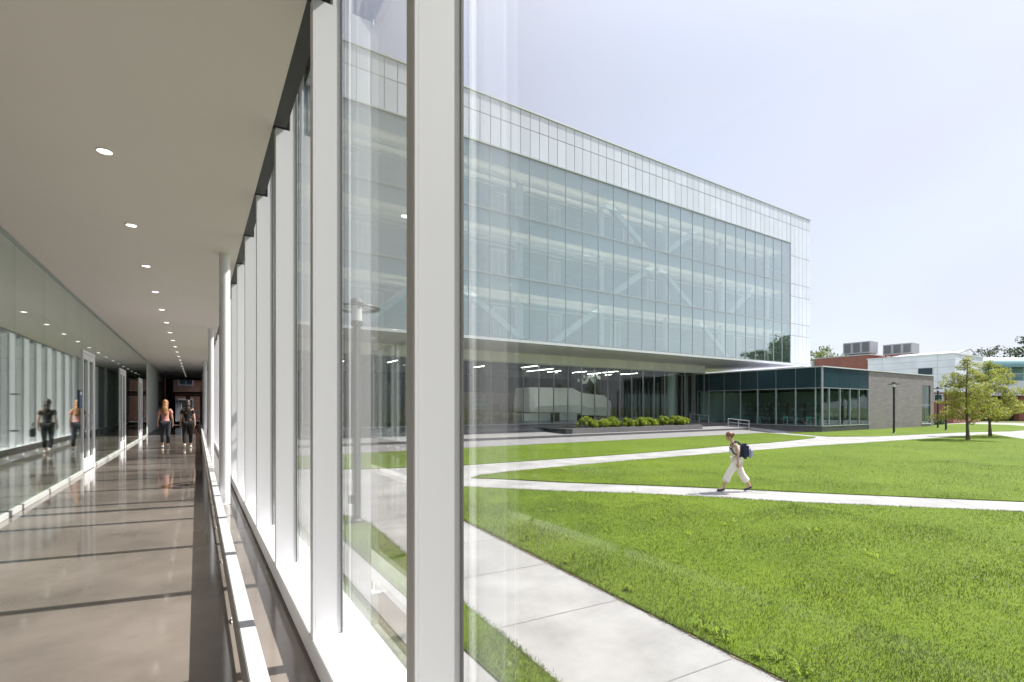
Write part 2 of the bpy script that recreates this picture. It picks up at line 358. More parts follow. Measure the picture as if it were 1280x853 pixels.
# grass blades: dense where the lawn is near, thinning with distance
def inpoly(x, y, poly):
    c = np.zeros(len(x), bool); n = len(poly); j = n-1
    for i in range(n):
        xi, yi = poly[i]; xj, yj = poly[j]
        hit = ((yi > y) != (yj > y)) & (x < (xj-xi)*(y-yi)/((yj-yi) if yj != yi else 1e-9)+xi); c ^= hit; j = i
    return c
def grass():
    vs = []; tot = 0; polys = []
    pts = []
    for k, poly in LAWNS.items():
        P = np.array(poly); x0, y0 = P.min(0); x1, y1 = P.max(0)
        x0, y0 = max(x0, .9), max(y0, -1.5); x1, y1 = min(x1, 46), min(y1, 27)
        for cx in np.arange(x0, x1, 2.):
            for cy in np.arange(y0, y1, 2.):
                d = math.hypot(cx+1, cy+1)
                dep = .536*(cx+1)+.844*(cy+1); lat = .844*(cx+1)-.536*(cy+1)
                if dep < .5 or lat/dep > 1.35 or lat/dep < -.55: continue
                den = 4200 if d < 6 else 2400 if d < 9 else 1400 if d < 13 else 650 if d < 19 else 240 if d < 28 else 80
                n = int(den*min(2., x1-cx)*min(2., y1-cy))
                x = RNG.uniform(cx, min(cx+2, x1), n); y = RNG.uniform(cy, min(cy+2, y1), n)
                ok = inpoly(x, y, poly); x = x[ok]; y = y[ok]
                s = np.full(len(x), 1.0 if d < 9 else 1.08 if d < 19 else 1.2)
                pts.append(np.stack([x, y, s], 1))
        # shaggy rim along the edges
        for i in range(len(poly)):
            p, q = np.array(poly[i]), np.array(poly[(i+1) % len(poly)]); Ln = np.hypot(*(q-p)); m = (p+q)/2
            if np.hypot(*m) > 40: continue
            n = int(Ln*(260 if np.hypot(*m) < 16 else 90)); t = RNG.uniform(0, 1, n)[:, None]
            e = p+(q-p)*t+RNG.normal(0, .022, (n, 2))
            pts.append(np.concatenate([e, np.full((n, 1), 1.05)], 1))
    P = np.concatenate(pts); n = len(P)
    # clumpy height
    f = (np.sin(P[:, 0]*1.7+np.sin(P[:, 1]*2.3)*1.3)+np.sin(P[:, 1]*2.9+P[:, 0]*.8)+np.sin(P[:, 0]*5.1-P[:, 1]*4.3)*.6)/2.6
    h = (.030+.012*f+RNG.uniform(-.008, .014, n))*P[:, 2]
    a = RNG.uniform(0, 2*np.pi, n); w = .0034*P[:, 2]**1.6; la = RNG.uniform(0, 2*np.pi, n); le = np.abs(RNG.normal(.0, .022, n))*P[:, 2]
    z = np.full(n, G+.018)
    A = np.stack([P[:, 0]-np.cos(a)*w, P[:, 1]-np.sin(a)*w, z], 1); B = np.stack([P[:, 0]+np.cos(a)*w, P[:, 1]+np.sin(a)*w, z], 1)
    T = np.stack([P[:, 0]+np.cos(la)*le, P[:, 1]+np.sin(la)*le, z+h], 1)
    V = np.stack([A, B, T], 1).reshape(-1, 3)
    me = bpy.data.meshes.new('grass'); me.vertices.add(3*n); me.loops.add(3*n); me.polygons.add(n)
    me.vertices.foreach_set('co', V.astype(np.float32).ravel()); me.loops.foreach_set('vertex_index', np.arange(3*n, dtype=np.int32))
    me.polygons.foreach_set('loop_start', np.arange(0, 3*n, 3, dtype=np.int32)); me.polygons.foreach_set('loop_total', np.full(n, 3, np.int32))
    me.materials.append(M['blade']); me.update(calc_edges=True)
    o = bpy.data.objects.new('grass', me); C.objects.link(o); struct(o, 'stuff')
    tag(o, 'bright green mown grass blades of the lawns between the pale paths', 'grass')
    return n
print('blades', grass())

b = MB(); rg = np.random.default_rng(4)
for k in range(90):
    y = 1.2+k*.1; x = 4.18+.056*y
    w = .012+.016*abs(math.sin(k*1.7)+.6*math.sin(k*.53)); b.quad((x+.03-w-rg.uniform(0, .012), y, G+.007), (x+.10, y, G+.007), (x+.10, y+.1, G+.007), (x+.03-w, y+.1, G+.007))
struct(b.build('soil_edge', 'soil_edge'))
b = MB()
wc = [(4.42+.056*y+rg.normal(.08, .08), y) for y in (2.35, 2.6, 2.72, 3.1, 3.25, 3.4, 4.6, 5.9, 6.05, 7.3)]+[(5.2+rg.uniform(0, 5), 3+rg.uniform(0, 8)) for _ in range(26)]
for i, (wx, wy) in enumerate(wc):
    for k in range(34 if i < 10 else 14):
        a = rg.uniform(0, 6.28); r0 = rg.uniform(0, .07); ln = rg.uniform(.05, .11); px, py = wx+r0*math.cos(a), wy+r0*math.sin(a); dx, dy = math.cos(a)*ln*.8, math.sin(a)*ln*.8; nx, ny = -math.sin(a)*.007, math.cos(a)*.007; hz_ = rg.uniform(.04, .085)
        b.add([(px-nx*.4, py-ny*.4, G+.02), (px+nx*.4, py+ny*.4, G+.02), (px+dx*.5+nx, py+dy*.5+ny, G+.02+hz_), (px+dx*.5-nx, py+dy*.5-ny, G+.02+hz_), (px+dx, py+dy, G+.02+hz_*.8)], [(0, 1, 2, 3), (3, 2, 4)])
o = b.build('weed_tufts', 'leaf_weed', fix=False); struct(o, 'stuff'); tag(o, 'paler coarse weed tufts scattered along the near path edge', 'weeds')

# terrace: three gently rising strips with two shallow steps, under the overhang
b = MB()
def tread(y0, z0, y1, z1, x0=.9, x1=49.2):
    b.add([(x0, y0, z0), (x1, y0, z0), (x1, y1, z1), (x0, y1, z1), (x0, y0, -1.3), (x1, y0, -1.3), (x1, y1, -1.3), (x0, y1, -1.3)],
          [(0, 1, 2, 3), (0, 4, 5, 1), (1, 5, 6, 2), (3, 2, 6, 7), (0, 3, 7, 4)])
tread(25.6, G+.03, 28.2, -.76, x1=44.0); tread(28.2, -.60, 31.6, -.50, x1=45.4); tread(31.6, -.35, 37.0, -.12)
for y, z, x1 in ((28.19, -.60, 45.4), (31.59, -.35, 49.2)): b.box(.9, x1, y-.012, y, z-.24, z-.002, 1)
struct(b.build('terrace', ['terrace', 'riser_shade']))
b = MB()
b.add([(44.3, 24.6, G+.015), (46.6, 24.6, G+.015), (48.6, 36.0, -.2), (45.6, 36.0, -.2), (44.3, 24.6, -1.2), (46.6, 24.6, -1.2), (48.6, 36, -1.2), (45.6, 36, -1.2)],
      [(0, 1, 2, 3), (0, 4, 5, 1), (1, 5, 6, 2), (0, 3, 7, 4), (2, 6, 7, 3)])
struct(b.build('ramp', 'pave'))

# ------------------------------------------------------------------ the corridor
XW, WD, SP, Y0, TH = .54, .16, 1.52, 1.39, .062         # glazing: inner face, depth, spacing, first near face, thickness
b = MB(); b.box(-2.16, .90, -7, 47.2, -.45, 0); struct(b.build('floor', 'concrete_floor'))
b = MB(); b.box(-2.3, .52, -7, 46.9, 3.72, 3.9); struct(b.build('ceiling', 'ceiling'))
b = MB(); b.box(-9.2, .80, -7.2, 47.4, 4.42, 4.75); b.box(.70, .80, -7.2, 47.4, 4.26, 4.42)
tag(b.build('corridor_roof', 'dark', loc=(0, 20, 4.42)), 'flat dark roof slab above the glazed corridor', 'roof')

ww = thing('window_wall', 'tall glazed window wall with white fins along the corridor', 'window wall', (XW, 0, 0))
NM = 30
for k in range(-4, NM):
    y = Y0+SP*k
    b = MB(); b.bev(XW, XW+.017, y, y+TH, .16, 3.72, .003); b.box(XW+.0175, XW+WD-.004, y+.0015, y+TH-.0015, .161, 3.719); b.box(XW+.11, XW+WD-.004, y+.002, y+TH-.002, 3.7201, 4.27)
    b.build('mullion', 'white', ww)
    b = MB(); b.box(XW+WD+.004, XW+WD+.026, y+TH+.003-.02, y+SP-.003+.02, .17, 4.26)
    b.build('pane', 'glass_corr', ww)
b = MB()
for k in range(-4, NM):
    y = Y0+SP*k; b.box(.523, .62, y+TH+.001, y+SP-.001, 3.735, 4.3)
b.build('head_channel', 'dark', ww)
b = MB(); b.bev(XW-.002, .87, -5, 46.9, .03, .16, .004); b.box(XW+.02, .86, -5, 46.9, -.4, .03); b.build('sill', 'sill', ww)
b = MB()
for k in range(-4, NM):
    y = Y0+SP*k; b.box(XW+WD-.006, XW+WD+.003, y+TH-.001, y+TH+.0025, .161, 4.26); b.box(XW+WD-.006, XW+WD+.003, y+SP-.003, y+SP+.001, .161, 4.26)
b.build('gasket', 'gasket', ww)

# low pedestal heater running along the glass
M['heater'] = pm('heater_enamel', (.56, .555, .56), .5, .03, 2)
ht = thing('baseboard_heater', 'long low white pedestal heater running along the window wall', 'heater', (.228, 0, 0))
for k in range(15):
    b = MB(); y = 1.9+3.04*k; b.bev(.189, .266, y+.002, y+3.038, .10, .278, .004); b.build('cover', 'heater', ht)
for k in range(29):
    b = MB(); y = 2.3+1.52*k; b.box(.21, .245, y, y+.03, .012, .10); b.box(.195, .26, y-.03, y+.06, 0.001, .012); b.build('foot', 'white', ht)

for i, y in enumerate((8.52, 17.0, 28.9, 37.4)):
    c = thing('column', 'slender white round steel column standing behind the heater, %s from the near end' % ('nearest', 'second', 'third', 'farthest')[i], 'column', (.35, y, 0), 'white round columns along the corridor glass')
    b = MB(); b.cyl(.35, y, .012, 3.72, .072, 24); b.build('shaft', 'white', c, smooth=False)
    b = MB(); b.cyl(.35, y, .001, .012, .082, 24); b.build('base_plate', 'white', c)
    for p in bpy.data.meshes[c.children[0].data.name].polygons: p.use_smooth = abs(p.normal.z) < .5

dl = None
for k in range(20):
    y = 3.53+2.128*k
    lab = 'round recessed downlight glowing in the corridor ceiling, %s from the near end' % ORD[k]
    if dl is None:
        dl = thing('downlight', lab, 'downlight', (-.69, y, 3.72), 'recessed downlights in the corridor ceiling')
        b = MB(); b.lathe(-.69, y, [(.068, 3.7195), (.069, 3.714), (.055, 3.712), (.053, 3.7195)], 28); b.build('trim', 'white', dl)
        b = MB(); b.lathe(-.69, y, [(0, 3.7155), (.0525, 3.7155), (.0525, 3.719), (0, 3.719)], 24); b.build('lens', 'lamp_em', dl)
    else: dup(dl, (-.69, y, 3.72), lab)

# glazed partition on the left with three double doors
gp = thing('glass_partition', 'full height green tinted glass partition on the left of the corridor', 'glass wall', (-2.1, 0, 0))
doors = [13.98, 20.18, 26.4]
DW = 1.52
edges = [-6.5, -4.9, -3.3, -1.7, -.1, 1.5, 3.1, 4.7, 6.2, 7.76, 9.34, 10.9, 12.45]
segs = [(edges[i], edges[i+1]) for i in range(len(edges)-1)]+[(12.45, doors[0])]
for i, d in enumerate(doors):
    e = doors[i+1] if i+1 < len(doors) else 30.3
    s0 = d+DW; n = 3 if i < 2 else 2
    segs += [(s0+(e-s0)*j/n, s0+(e-s0)*(j+1)/n) for j in range(n)]
for a, c in segs:
    b = MB(); b.box(-2.11, -2.09, a+.004, c-.004, .075, 3.66); b.build('pane', 'glass_part', gp)
for d in doors:
    b = MB(); b.box(-2.11, -2.09, d+.004, d+DW-.004, 2.70, 3.66); b.build('transom', 'glass_part', gp)
    b = MB()
    for y in (d, d+DW-.05): b.box(-2.13, -2.07, y, y+.05, .0, 2.69)
    b.box(-2.13, -2.07, d+.05, d+DW-.05, 2.63, 2.69); b.build('door_frame', 'white', gp)
    for s in (0, 1):
        w = (DW-.10)/2-.006; y = d+.05+s*(w+.008)+.002
        b = MB(); b.bev(-2.125, -2.08, y, y+.10, .012, 2.62, .003); b.bev(-2.125, -2.08, y+w-.10, y+w, .012, 2.62, .003)
        b.bev(-2.125, -2.08, y+.1005, y+w-.1005, .012, .30, .003); b.bev(-2.125, -2.08, y+.1005, y+w-.1005, 2.50, 2.62, .003)
        dr = b.build('door', 'white', gp)
        b = MB(); b.box(-2.108, -2.096, y+.101, y+w-.101, .301, 2.499); b.build('glass', 'glass_part', dr)
        hy = y+w-.05 if s == 0 else y+.05
        b = MB(); b.tube([(-2.08, hy, .95), (-2.03, hy, .95), (-2.03, hy, 1.25), (-2.08, hy, 1.25)], .012, 8); b.build('handle', 'alu_l', dr)
b = MB()
prev = -6.5
for d in doors+[30.3]:
    b.bev(-2.135, -2.065, prev, d-.002, .001, .075, .003); prev = d+DW+.002
b.build('base_rail', 'rail', gp)
b = MB(); b.box(-2.13, -2.07, -6.5, 30.3, 3.665, 3.70); b.build('head_rail', 'alu', gp)
b = MB()
for y in (9.34,):
    for z in (1.12, 1.62): b.box(-2.088, -2.05, y-.03, y+.03, z-.012, z+.012)
b.build('patch_fitting', 'alu', gp)

t = thing('room_sign', 'small blue room sign beside the nearest white double door', 'sign', (-2.085, 13.74, 1.6))
b = MB(); b.bev(-2.088, -2.07, 13.62, 13.88, 1.42, 1.80, .003); b.build('plate', 'signblue', t)
b = MB(); b.box(-2.0695, -2.066, 13.66, 13.84, 1.70, 1.76); b.build('header', 'white', t)

rm = thing('classroom', 'dim room behind the green glass partition', 'room', (-5.6, 12, 0))
b = MB(); b.box(-9.1, -9, -6.6, 30.3, 0, 3.9); b.box(-9, -2.2, -6.7, -6.6, 0, 3.9); b.box(-9, -2.2, 30.3, 30.4, 0, 3.72)
b.build('wall', 'room', rm)
b = MB(); b.box(-9, -2.16, -6.6, 30.3, -.3, -.002); b.build('room_floor', 'concrete_floor', rm)
b = MB(); b.box(-9, -2.75, -6.6, 30.3, 3.06, 3.3); b.build('room_ceiling', 'room', rm)
b = MB(); b.box(-2.7, -2.24, -6.6, 30.3, 3.05, 3.71); b.build('bulkhead', 'bulkhead', rm)

cw = thing('corridor_wall', 'plain pale wall of the corridor beyond the last glass door', 'wall', (-2.2, 38, 0))
b = MB(); b.box(-2.6, -2.08, 30.31, 46.9, 0, 3.72); b.build('wall_panel', 'drywall', cw)
b = MB(); b.box(-2.08, -2.062, 30.31, 46.9, 0.001, .10); b.build('skirting', 'alu', cw)
b = MB(); b.box(-9.1, .85, -7.1, -7, 0, 4.4); tag(b.build('end_wall', 'drywall', loc=(-2, -7, 0)), 'white end wall of the corridor behind the viewer', 'wall')
t = thing('wall_sign', 'tall dark directory sign with pale lines on the far corridor wall', 'sign', (-2.07, 40, 2.2))
b = MB(); b.bev(-2.08, -2.05, 39, 41.5, 1.5, 3.1, .004); b.build('board', 'signgrey', t)
b = MB()
for k in range(6): b.box(-2.0495, -2.047, 39.3, 41.1-.3*(k % 3), 1.75+.2*k, 1.79+.2*k)
b.build('text_line', 'alu_l', t)

ep = thing('end_doors', 'dark framed glass entrance doors closing the far end of the corridor', 'doors', (-.8, 46.9, 0))
b = MB(); b.box(-2.07, -1.55, 46.85, 47.0, 0, 3.72); b.box(.36, .52, 46.85, 47.0, 0, 3.72); b.box(-1.55, .36, 46.85, 47, 3.56, 3.72); b.box(-1.55, .36, 46.85, 47, 2.42, 2.62)
b.build('frame', 'dark', ep)
b = MB(); b.box(-1.55, .36, 46.92, 46.94, 2.62, 3.56); b.build('transom', 'glass_end', ep)
for s in (0, 1):
    x = -1.55+s*.957
    b = MB(); b.box(x, x+.13, 46.88, 46.97, .01, 2.41); b.box(x+.823, x+.953, 46.88, 46.97, .01, 2.41); b.box(x+.13, x+.823, 46.88, 46.97, .01, .28); b.box(x+.13, x+.823, 46.88, 46.97, 2.27, 2.41)
    d = b.build('door', 'dark', ep)
    b = MB(); b.box(x+.13, x+.823, 46.92, 46.935, .28, 2.27); b.build('glass', 'glass_end', d)
    hx = x+.87 if s == 0 else x+.08
    b = MB(); b.tube([(hx, 46.88, .9), (hx, 46.83, .9), (hx, 46.83, 1.3), (hx, 46.88, 1.3)], .013); b.build('handle', 'alu_l', d)

# brick house beyond the end doors
t = thing('brick_house', 'red brick house with white windows seen through the far end doors', 'house', (-3, 66, G))
b = MB(); b.box(-16, 7, 64, 74, G, 7); b.build('wall', 'redbrick', t)
b = MB(); b.prism([(-16.4, 7), (7.4, 7), (7.4, 7.3), (-4.5, 11), (-16.4, 7.3)], 63.5, 74.5, axis='y'); b.build('roof', 'slab', t)
for x in (-13, -9, -5.2, -1.6, 2.2):
    for z in (.4, 3.8):
        b = MB(); b.box(x-.08, x+1.28, 63.9, 63.998, z-.08, z+1.9); w = b.build('window_frame', 'white', t)
        b = MB()
        for i in (0, 1):
            for j in (0, 1): b.box(x+.03+i*.62, x+.58+i*.62, 63.88, 63.898, z+.03+j*.9, z+.85+j*.9)
        b.build('pane', 'spandrel', w)
b = MB(); b.box(-3.6, -1.35, 61.5, 63.8, G, 1.9); b.build('porch', 'steel_white', t); b = MB(); b.box(-3.8, -1.15, 61.3, 63.85, 1.9, 2.1); b.build('porch_roof', 'dark', t)
b = MB(); b.box(-10, 10, 47.5, 63.4, G-.02, -.06); struct(b.build('forecourt', 'pave'))

# ------------------------------------------------------------------ the main building
FY, XR, XL = 30.0, 60.0, -11.2
LV = [6.30, 10.76, 15.22, 19.68]; TOP = 23.0; GX0, GX1, MOD = 15.6, 55.80, 1.675
mb = thing('main_building', 'large white and glass campus building floating over a recessed ground floor', 'building', (24, 42, G))
b = MB()
panes = [(XL+3.35*i, XL+3.35*(i+1)) for i in range(8)]+[(GX0+MOD*i, GX0+MOD*(i+1)) for i in range(24)]
for (a, c) in panes:
    for i in range(3):
        q = MB(); q.box(a+.012, c-.012, FY, FY+.03, LV[i]+.05, LV[i+1]-.05); q.build('window_pane', 'glass_fac', mb)
b = MB()
xs = sorted(set([p[0] for p in panes]+[GX1]))
for x in xs: b.box(x-.02, x+.02, FY-.022, FY+.07, LV[0], LV[3])
for z in LV[1:3]: b.box(XL, GX1, FY-.024, FY+.072, z-.035, z+.035)
b.box(XL, GX1+.03, FY-.08, FY+.12, LV[3]-.04, LV[3]+.06); b.build('glazing_grid', 'fac_grid', mb)
# cladding panels: two rows over the glass and a bay at the right end
pn = MB(); hw = MOD/2
def panel(x0, x1, z0, z1, mi=0): pn.box(x0+.026, x1-.026, FY-.03, FY+.0, z0+.028, z1-.028, mi)
x = XL
while x < GX1-.01:
    panel(x, x+hw, 21.72, TOP); panel(x, x+hw, LV[3]+.07, 21.72); x += hw
x = GX1+.04; wv = (XR-x)/5
for k in range(5):
    for z0, z1 in ((6.3, 9.4), (9.4, 10.75), (10.75, 13.8), (13.8, 15.2), (15.2, 18.3), (18.3, 21.72), (21.72, TOP)): panel(x+wv*k, x+wv*(k+1), z0, z1)
pn.build('cladding', 'panel', mb)
b = MB(); b.box(XL, GX1, FY+.005, FY+.2, LV[3]+.06, TOP); b.box(GX1+.03, XR, FY+.005, FY+.2, LV[0]+.1, TOP); b.build('backing', 'gap', mb)
b = MB(); b.box(XL, XR+.06, FY-.10, FY+.3, TOP+.001, TOP+.10); b.box(XL, XR, FY+.3, 56, TOP-.4, TOP); b.build('roof', 'alu_l', mb)
b = MB(); b.box(XL, XR+.05, FY-.14, FY+.25, LV[0]-.22, LV[0]-.02); b.build('edge_beam', 'alu_l', mb)
b = MB(); b.box(XL, XR, FY+.25, 56, LV[0]-.12, LV[0]-.03); b.build('soffit', 'soffit', mb)
# end walls and rear wall
b = MB(); b.box(XR-.2, XR, FY+.2, 56, LV[0]-.1, TOP); b.box(XL, XR, 55.8, 56, LV[0]-.1, TOP); b.box(XL-.2, XL, FY, 56, LV[0]-.1, TOP); b.build('side_wall', 'panel', mb)
# storeys behind the glass
BW = 33.2
for i in range(3):
    z0, z1 = LV[i], LV[i+1]
    b = MB(); b.box(XL, GX1, FY+.16, BW, z0-.02, z0+.12); b.build('floor_slab', 'slab', mb)
    b = MB(); b.box(XL, GX1, FY+.42, FY+.5, z1-.95, z1-.02); b.build('plenum_band', 'plenum', mb)
    b = MB(); b.box(XL, GX1, FY+.5, BW, z1-.95, z1-.80); b.build('gallery_ceiling', 'cream', mb)
    b = MB(); b.box(XL, GX1, BW, BW+.2, z0+.12, z1-.02); b.build('gallery_wall', 'backwall', mb)
    for j, xd in enumerate([(3.0, 7.6, 19.2, 24.6, 33.2, 47.5), (2.2, 8.6, 19.2, 24.6, 36.4, 45.0), (4.0, 9.4, 19.3, 24.7, 31.6, 50.2)][2-i] if True else []):
        b = MB(); b.box(xd, xd+.12, BW-.06, BW-.002, z0+.121, z0+2.95); b.box(xd+1.2, xd+1.32, BW-.06, BW-.002, z0+.121, z0+2.95); b.box(xd+.12, xd+1.2, BW-.06, BW-.002, z0+2.78, z0+2.95)
        b.box(xd+.60, xd+.72, BW-.05, BW-.002, z0+.121, z0+2.78)
        d = b.build('gallery_door', 'steel_white', mb)
        b = MB(); b.box(xd+.12, xd+.60, BW-.03, BW-.003, z0+.13, z0+2.78); b.box(xd+.72, xd+1.2, BW-.03, BW-.003, z0+.13, z0+2.78); b.build('door_leaf', 'drywall', d)
    for yy in (31.05, 32.45):  # troughs added to brighten the cream ceilings, their glow hidden from below
        q = MB(); q.box(XL+.3, GX1-.3, yy-.07, yy+.07, z1-1.56, z1-1.53); q.box(XL+.3, GX1-.3, yy-.07, yy-.06, z1-1.529, z1-1.47); q.box(XL+.3, GX1-.3, yy+.06, yy+.07, z1-1.529, z1-1.47); p = q.build('added_uplight', 'steel_white', mb)
        q = MB(); q.box(XL+.4, GX1-.4, yy-.05, yy+.05, z1-1.528, z1-1.51); q.build('lamp', 'gal_added_em', p)
    b = MB(); b.tube([(XL, FY+.45, z0+1.15), (GX1, FY+.45, z0+1.15)], .025, 6)
    b.tube([(XL, FY+.45, z0+.65), (GX1, FY+.45, z0+.65)], .012, 6); b.build('gallery_rail', 'alu_l', mb)
b = MB(); b.box(GX1-.02, GX1+.02, FY+.04, BW, LV[0], LV[3]); b.build('gallery_end', 'backwall', mb)
for x in (4.0, 12.4, 20.8, 29.1, 37.4, 45.8, 54.0):
    b = MB(); b.box(x-.22, x+.22, 31.5, 31.9, LV[0]+.02, LV[3]-.9); b.build('column', 'steel_white', mb)
for a, c in (((15.4, 10.0), (20.8, 6.5)), ((23.6, 6.4), (28.9, 9.9)), ((29.6, 10.8), (35.2, 14.3)), ((35.8, 14.3), (40.9, 10.9)), ((29.4, 18.8), (34.6, 15.4)), ((36.2, 15.4), (41.4, 18.8)),
             ((41.6, 9.9), (46.2, 6.5)), ((8.6, 6.5), (12.6, 9.9)), ((46.2, 10.9), (51.0, 14.3))):
    b = MB(); b.bar((a[0], 31.3, a[1]), (c[0], 31.3, c[1]), .34, .46); b.build('brace', 'steel_white', mb)
# recessed ground floor
GY = 36.5
b = MB()
x = .95
fj = MB()
while x < 49.5: fj.box(x+.01, x+.827, GY-.10, GY-.02, 5.34, LV[0]-.14); x += .8375
fj.build('fascia_panel', 'fascia', mb)
b = MB(); b.box(.9, 49.6, GY-.02, GY+.2, 5.30, LV[0]-.13); b.box(.9, 49.6, GY-.12, GY+.2, 5.24, 5.34); b.build('fascia_rail', 'alu_l', mb)
gx = [49.55-1.675*i*2 for i in range(15)]
for i in range(len(gx)-1):
    b = MB(); b.box(gx[i+1]+.02, gx[i]-.02, GY, GY+.025, -.06, 5.24); b.build('lobby_pane', 'glass_gf', mb)
b = MB()
for i in range(29): x = 49.55-1.675*i; b.box(x-.022, x+.022, GY-.03, GY+.1, -.10, 5.24)
b.box(.9, 49.55, GY-.04, GY+.12, -.13, -.06); b.build('lobby_grid', 'alu', mb)
b = MB(); b.box(.9, 49.6, GY+.12, 55.8, -.4, -.11); b.build('lobby_floor', 'lobby', mb)
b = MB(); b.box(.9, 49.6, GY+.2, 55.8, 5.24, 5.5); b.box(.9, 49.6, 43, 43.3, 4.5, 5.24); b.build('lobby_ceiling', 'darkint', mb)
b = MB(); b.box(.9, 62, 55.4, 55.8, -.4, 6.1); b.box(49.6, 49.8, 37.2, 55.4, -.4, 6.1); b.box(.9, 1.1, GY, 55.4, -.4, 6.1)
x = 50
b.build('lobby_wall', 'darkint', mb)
b = MB()
for k in range(22): b.box(49.45, 49.58, 38.0+.75*k, 38.2+.75*k, -.1, 5.2)
b.build('slat', 'slab', mb)
b = MB(); b.cyl(45.9, 38.2, -.1, 5.24, .42, 24); b.build('lobby_column', 'table_g', mb)
b = MB(); b.box(27.0, 34.7, 53.6, 54.0, -.1, 3.2); b.box(20, 27, 53.6, 54, -.1, 2.9); bw = b.build('lobby_partition', 'beige', mb)
b = MB(); b.box(28.3, 30.1, 53.5, 53.59, 1.1, 2.9); w = b.build('lobby_window', 'white', mb)
b = MB()
for i in range(3):
    for j in range(3): b.box(28.38+i*.58, 28.9+i*.58, 53.46, 53.499, 1.18+j*.57, 1.69+j*.57)
b.build('pane', 'room', w)
b = MB()
for x in (31.2, 32.7, 34.0): b.box(x, x+.9, 53.5, 53.59, .75, 1.8)
b.build('dark_screen', 'darkint', mb)

# the faceted white wall in the lobby
fw = thing('faceted_wall', 'big white faceted sculptural wall standing inside the lobby', 'feature wall', (36.5, 45, -.1))
OUT = [(30.2, 1.32), (30.5, 3.56), (36.6, 3.60), (37.84, 3.07), (39.8, 2.87), (41.2, 2.84), (42.5, 2.08), (42.64, 1.5), (42.1, .34), (37.6, .48), (36.9, .76), (30.3, .85)]
b = MB(); n = len(OUT)
dep = [0, .5, .55, .45, .3, .3, .5, .55, .1, -.1, -.1, -.1]
ring = [(p[0], 44+dep[i], p[1]) for i, p in enumerate(OUT)]
inner = [(31.0, 43.75, 1.5), (36.8, 43.7, 1.65), (38.4, 43.85, 1.3), (41.2, 43.8, 1.4)]
back = [(p[0], 47.2, p[1]) for p in OUT]
vs = ring+inner+back; I = n; Bk = n+4
fs = [(0, I, 1), (1, I, I+1, 2), (2, I+1, I+2, 3), (3, I+2, 4), (4, I+2, I+3, 5), (5, I+3, 6), (6, I+3, 7), (7, I+3, 8), (8, I+3, I+2, 9), (9, I+2, I+1, 10), (10, I+1, I, 11), (11, I, 0)]
fs += [(i, (i+1) % n, Bk+(i+1) % n, Bk+i) for i in range(n)]+[tuple(range(Bk, Bk+n))]
b.add(vs, fs); b.build('facet_shell', 'sculpt', fw)
b = MB(); b.box(31.0, 37.2, 44.5, 46.8, -.1, .75); b.box(29.4, 30.95, 44.3, 46, -.1, .72); b.build('plinth', 'sculpt', fw)
b = MB(); b.box(33.4, 34.5, 44.3, 44.49, -.1, .9); b.build('dark_door', 'darkint', fw)

st = None
STRIPS = sorted([(22.0, 40.4, 2.2), (25.8, 44.2, 2.4), (25.9, 37.8, 2.6), (29.2, 39.8, 3.0), (29.2, 42.8, 2.6), (33.0, 44.0, 2.6), (33.0, 46.4, 2.4), (26.0, 47.6, 2.4), (21.8, 45.5, 2.4), (37.5, 42.0, 2.4), (41.0, 40.0, 2.6),
                 (17.5, 41.2, 2.4), (13.5, 39.5, 2.4), (10, 42.2, 2.4), (34.5, 40.9, 2.4), (31.6, 41.5, 2.4), (40.2, 43.1, 2.4), (37.2, 39.0, 2.4)], key=lambda q: q[1])
for i, (x, y, ln) in enumerate(STRIPS):
    t = thing('strip_light', 'thin glowing strip light on the dark lobby ceiling, %s nearest the lobby glass' % ORD[i], 'strip light', (x, y, 5.2), 'strip lights on the lobby ceiling')
    b = MB(); b.box(x-.05, x+.05, y-ln/2, y+ln/2, 5.14, 5.239); b.build('housing', 'alu', t)
    b = MB(); b.box(x-.025, x+.025, y-ln/2+.04, y+ln/2-.04, 5.128, 5.139); b.build('diffuser', 'strip_em', t)
ch = thing('hanging_sculpture', 'cluster of pale plates hanging from the lobby ceiling above the white wall', 'hanging sculpture', (37.1, 42, 5.2))
for k in range(26):
    x, y, z = 37.1+random.uniform(-1.4, 1.4), 42+random.uniform(-.8, .8), random.uniform(4.1, 4.95)
    b = MB(); b.box(x-.13, x+.13, y-.02, y+.02, z-.16, z+.16); b.tube([(x, y, z+.16), (x, y, 5.23)], .006, 5); b.build('plate', 'sculpt', ch)

# tables and chairs (small, far): one of each, copied
def make_table(loc, label, group):
    t = thing('table', label, 'table', loc, group); x, y, z = loc
    b = MB(); b.cyl(x, y, z+.71, z+.74, .55, 24); b.build('table_top', 'table_g', t)
    b = MB(); b.cyl(x, y, z+.02, z+.71, .035, 10); b.cyl(x, y, z, z+.02, .28, 16); b.build('pedestal', 'alu', t)
    return t
def make_chair(loc, label, group):
    t = thing('chair', label, 'chair', loc, group); x, y, z = loc
    b = MB(); b.bev(x-.22, x+.22, y-.22, y+.22, z+.43, z+.47, .012); b.build('seat', 'chair_g', t)
    b = MB(); b.bev(x-.21, x+.21, y+.19, y+.225, z+.55, z+.85, .012); b.build('backrest', 'chair_g', t)
    for sx in (-.19, .19):
        b = MB(); b.tube([(x+sx, y-.19, z+.43), (x+sx, y-.21, z)], .012, 6); b.build('leg', 'alu_l', t)
        b = MB(); b.tube([(x+sx, y+.20, z+.84), (x+sx, y+.19, z+.43), (x+sx, y+.22, z)], .012, 6); b.build('leg', 'alu_l', t)
    return t
T0 = C0 = None
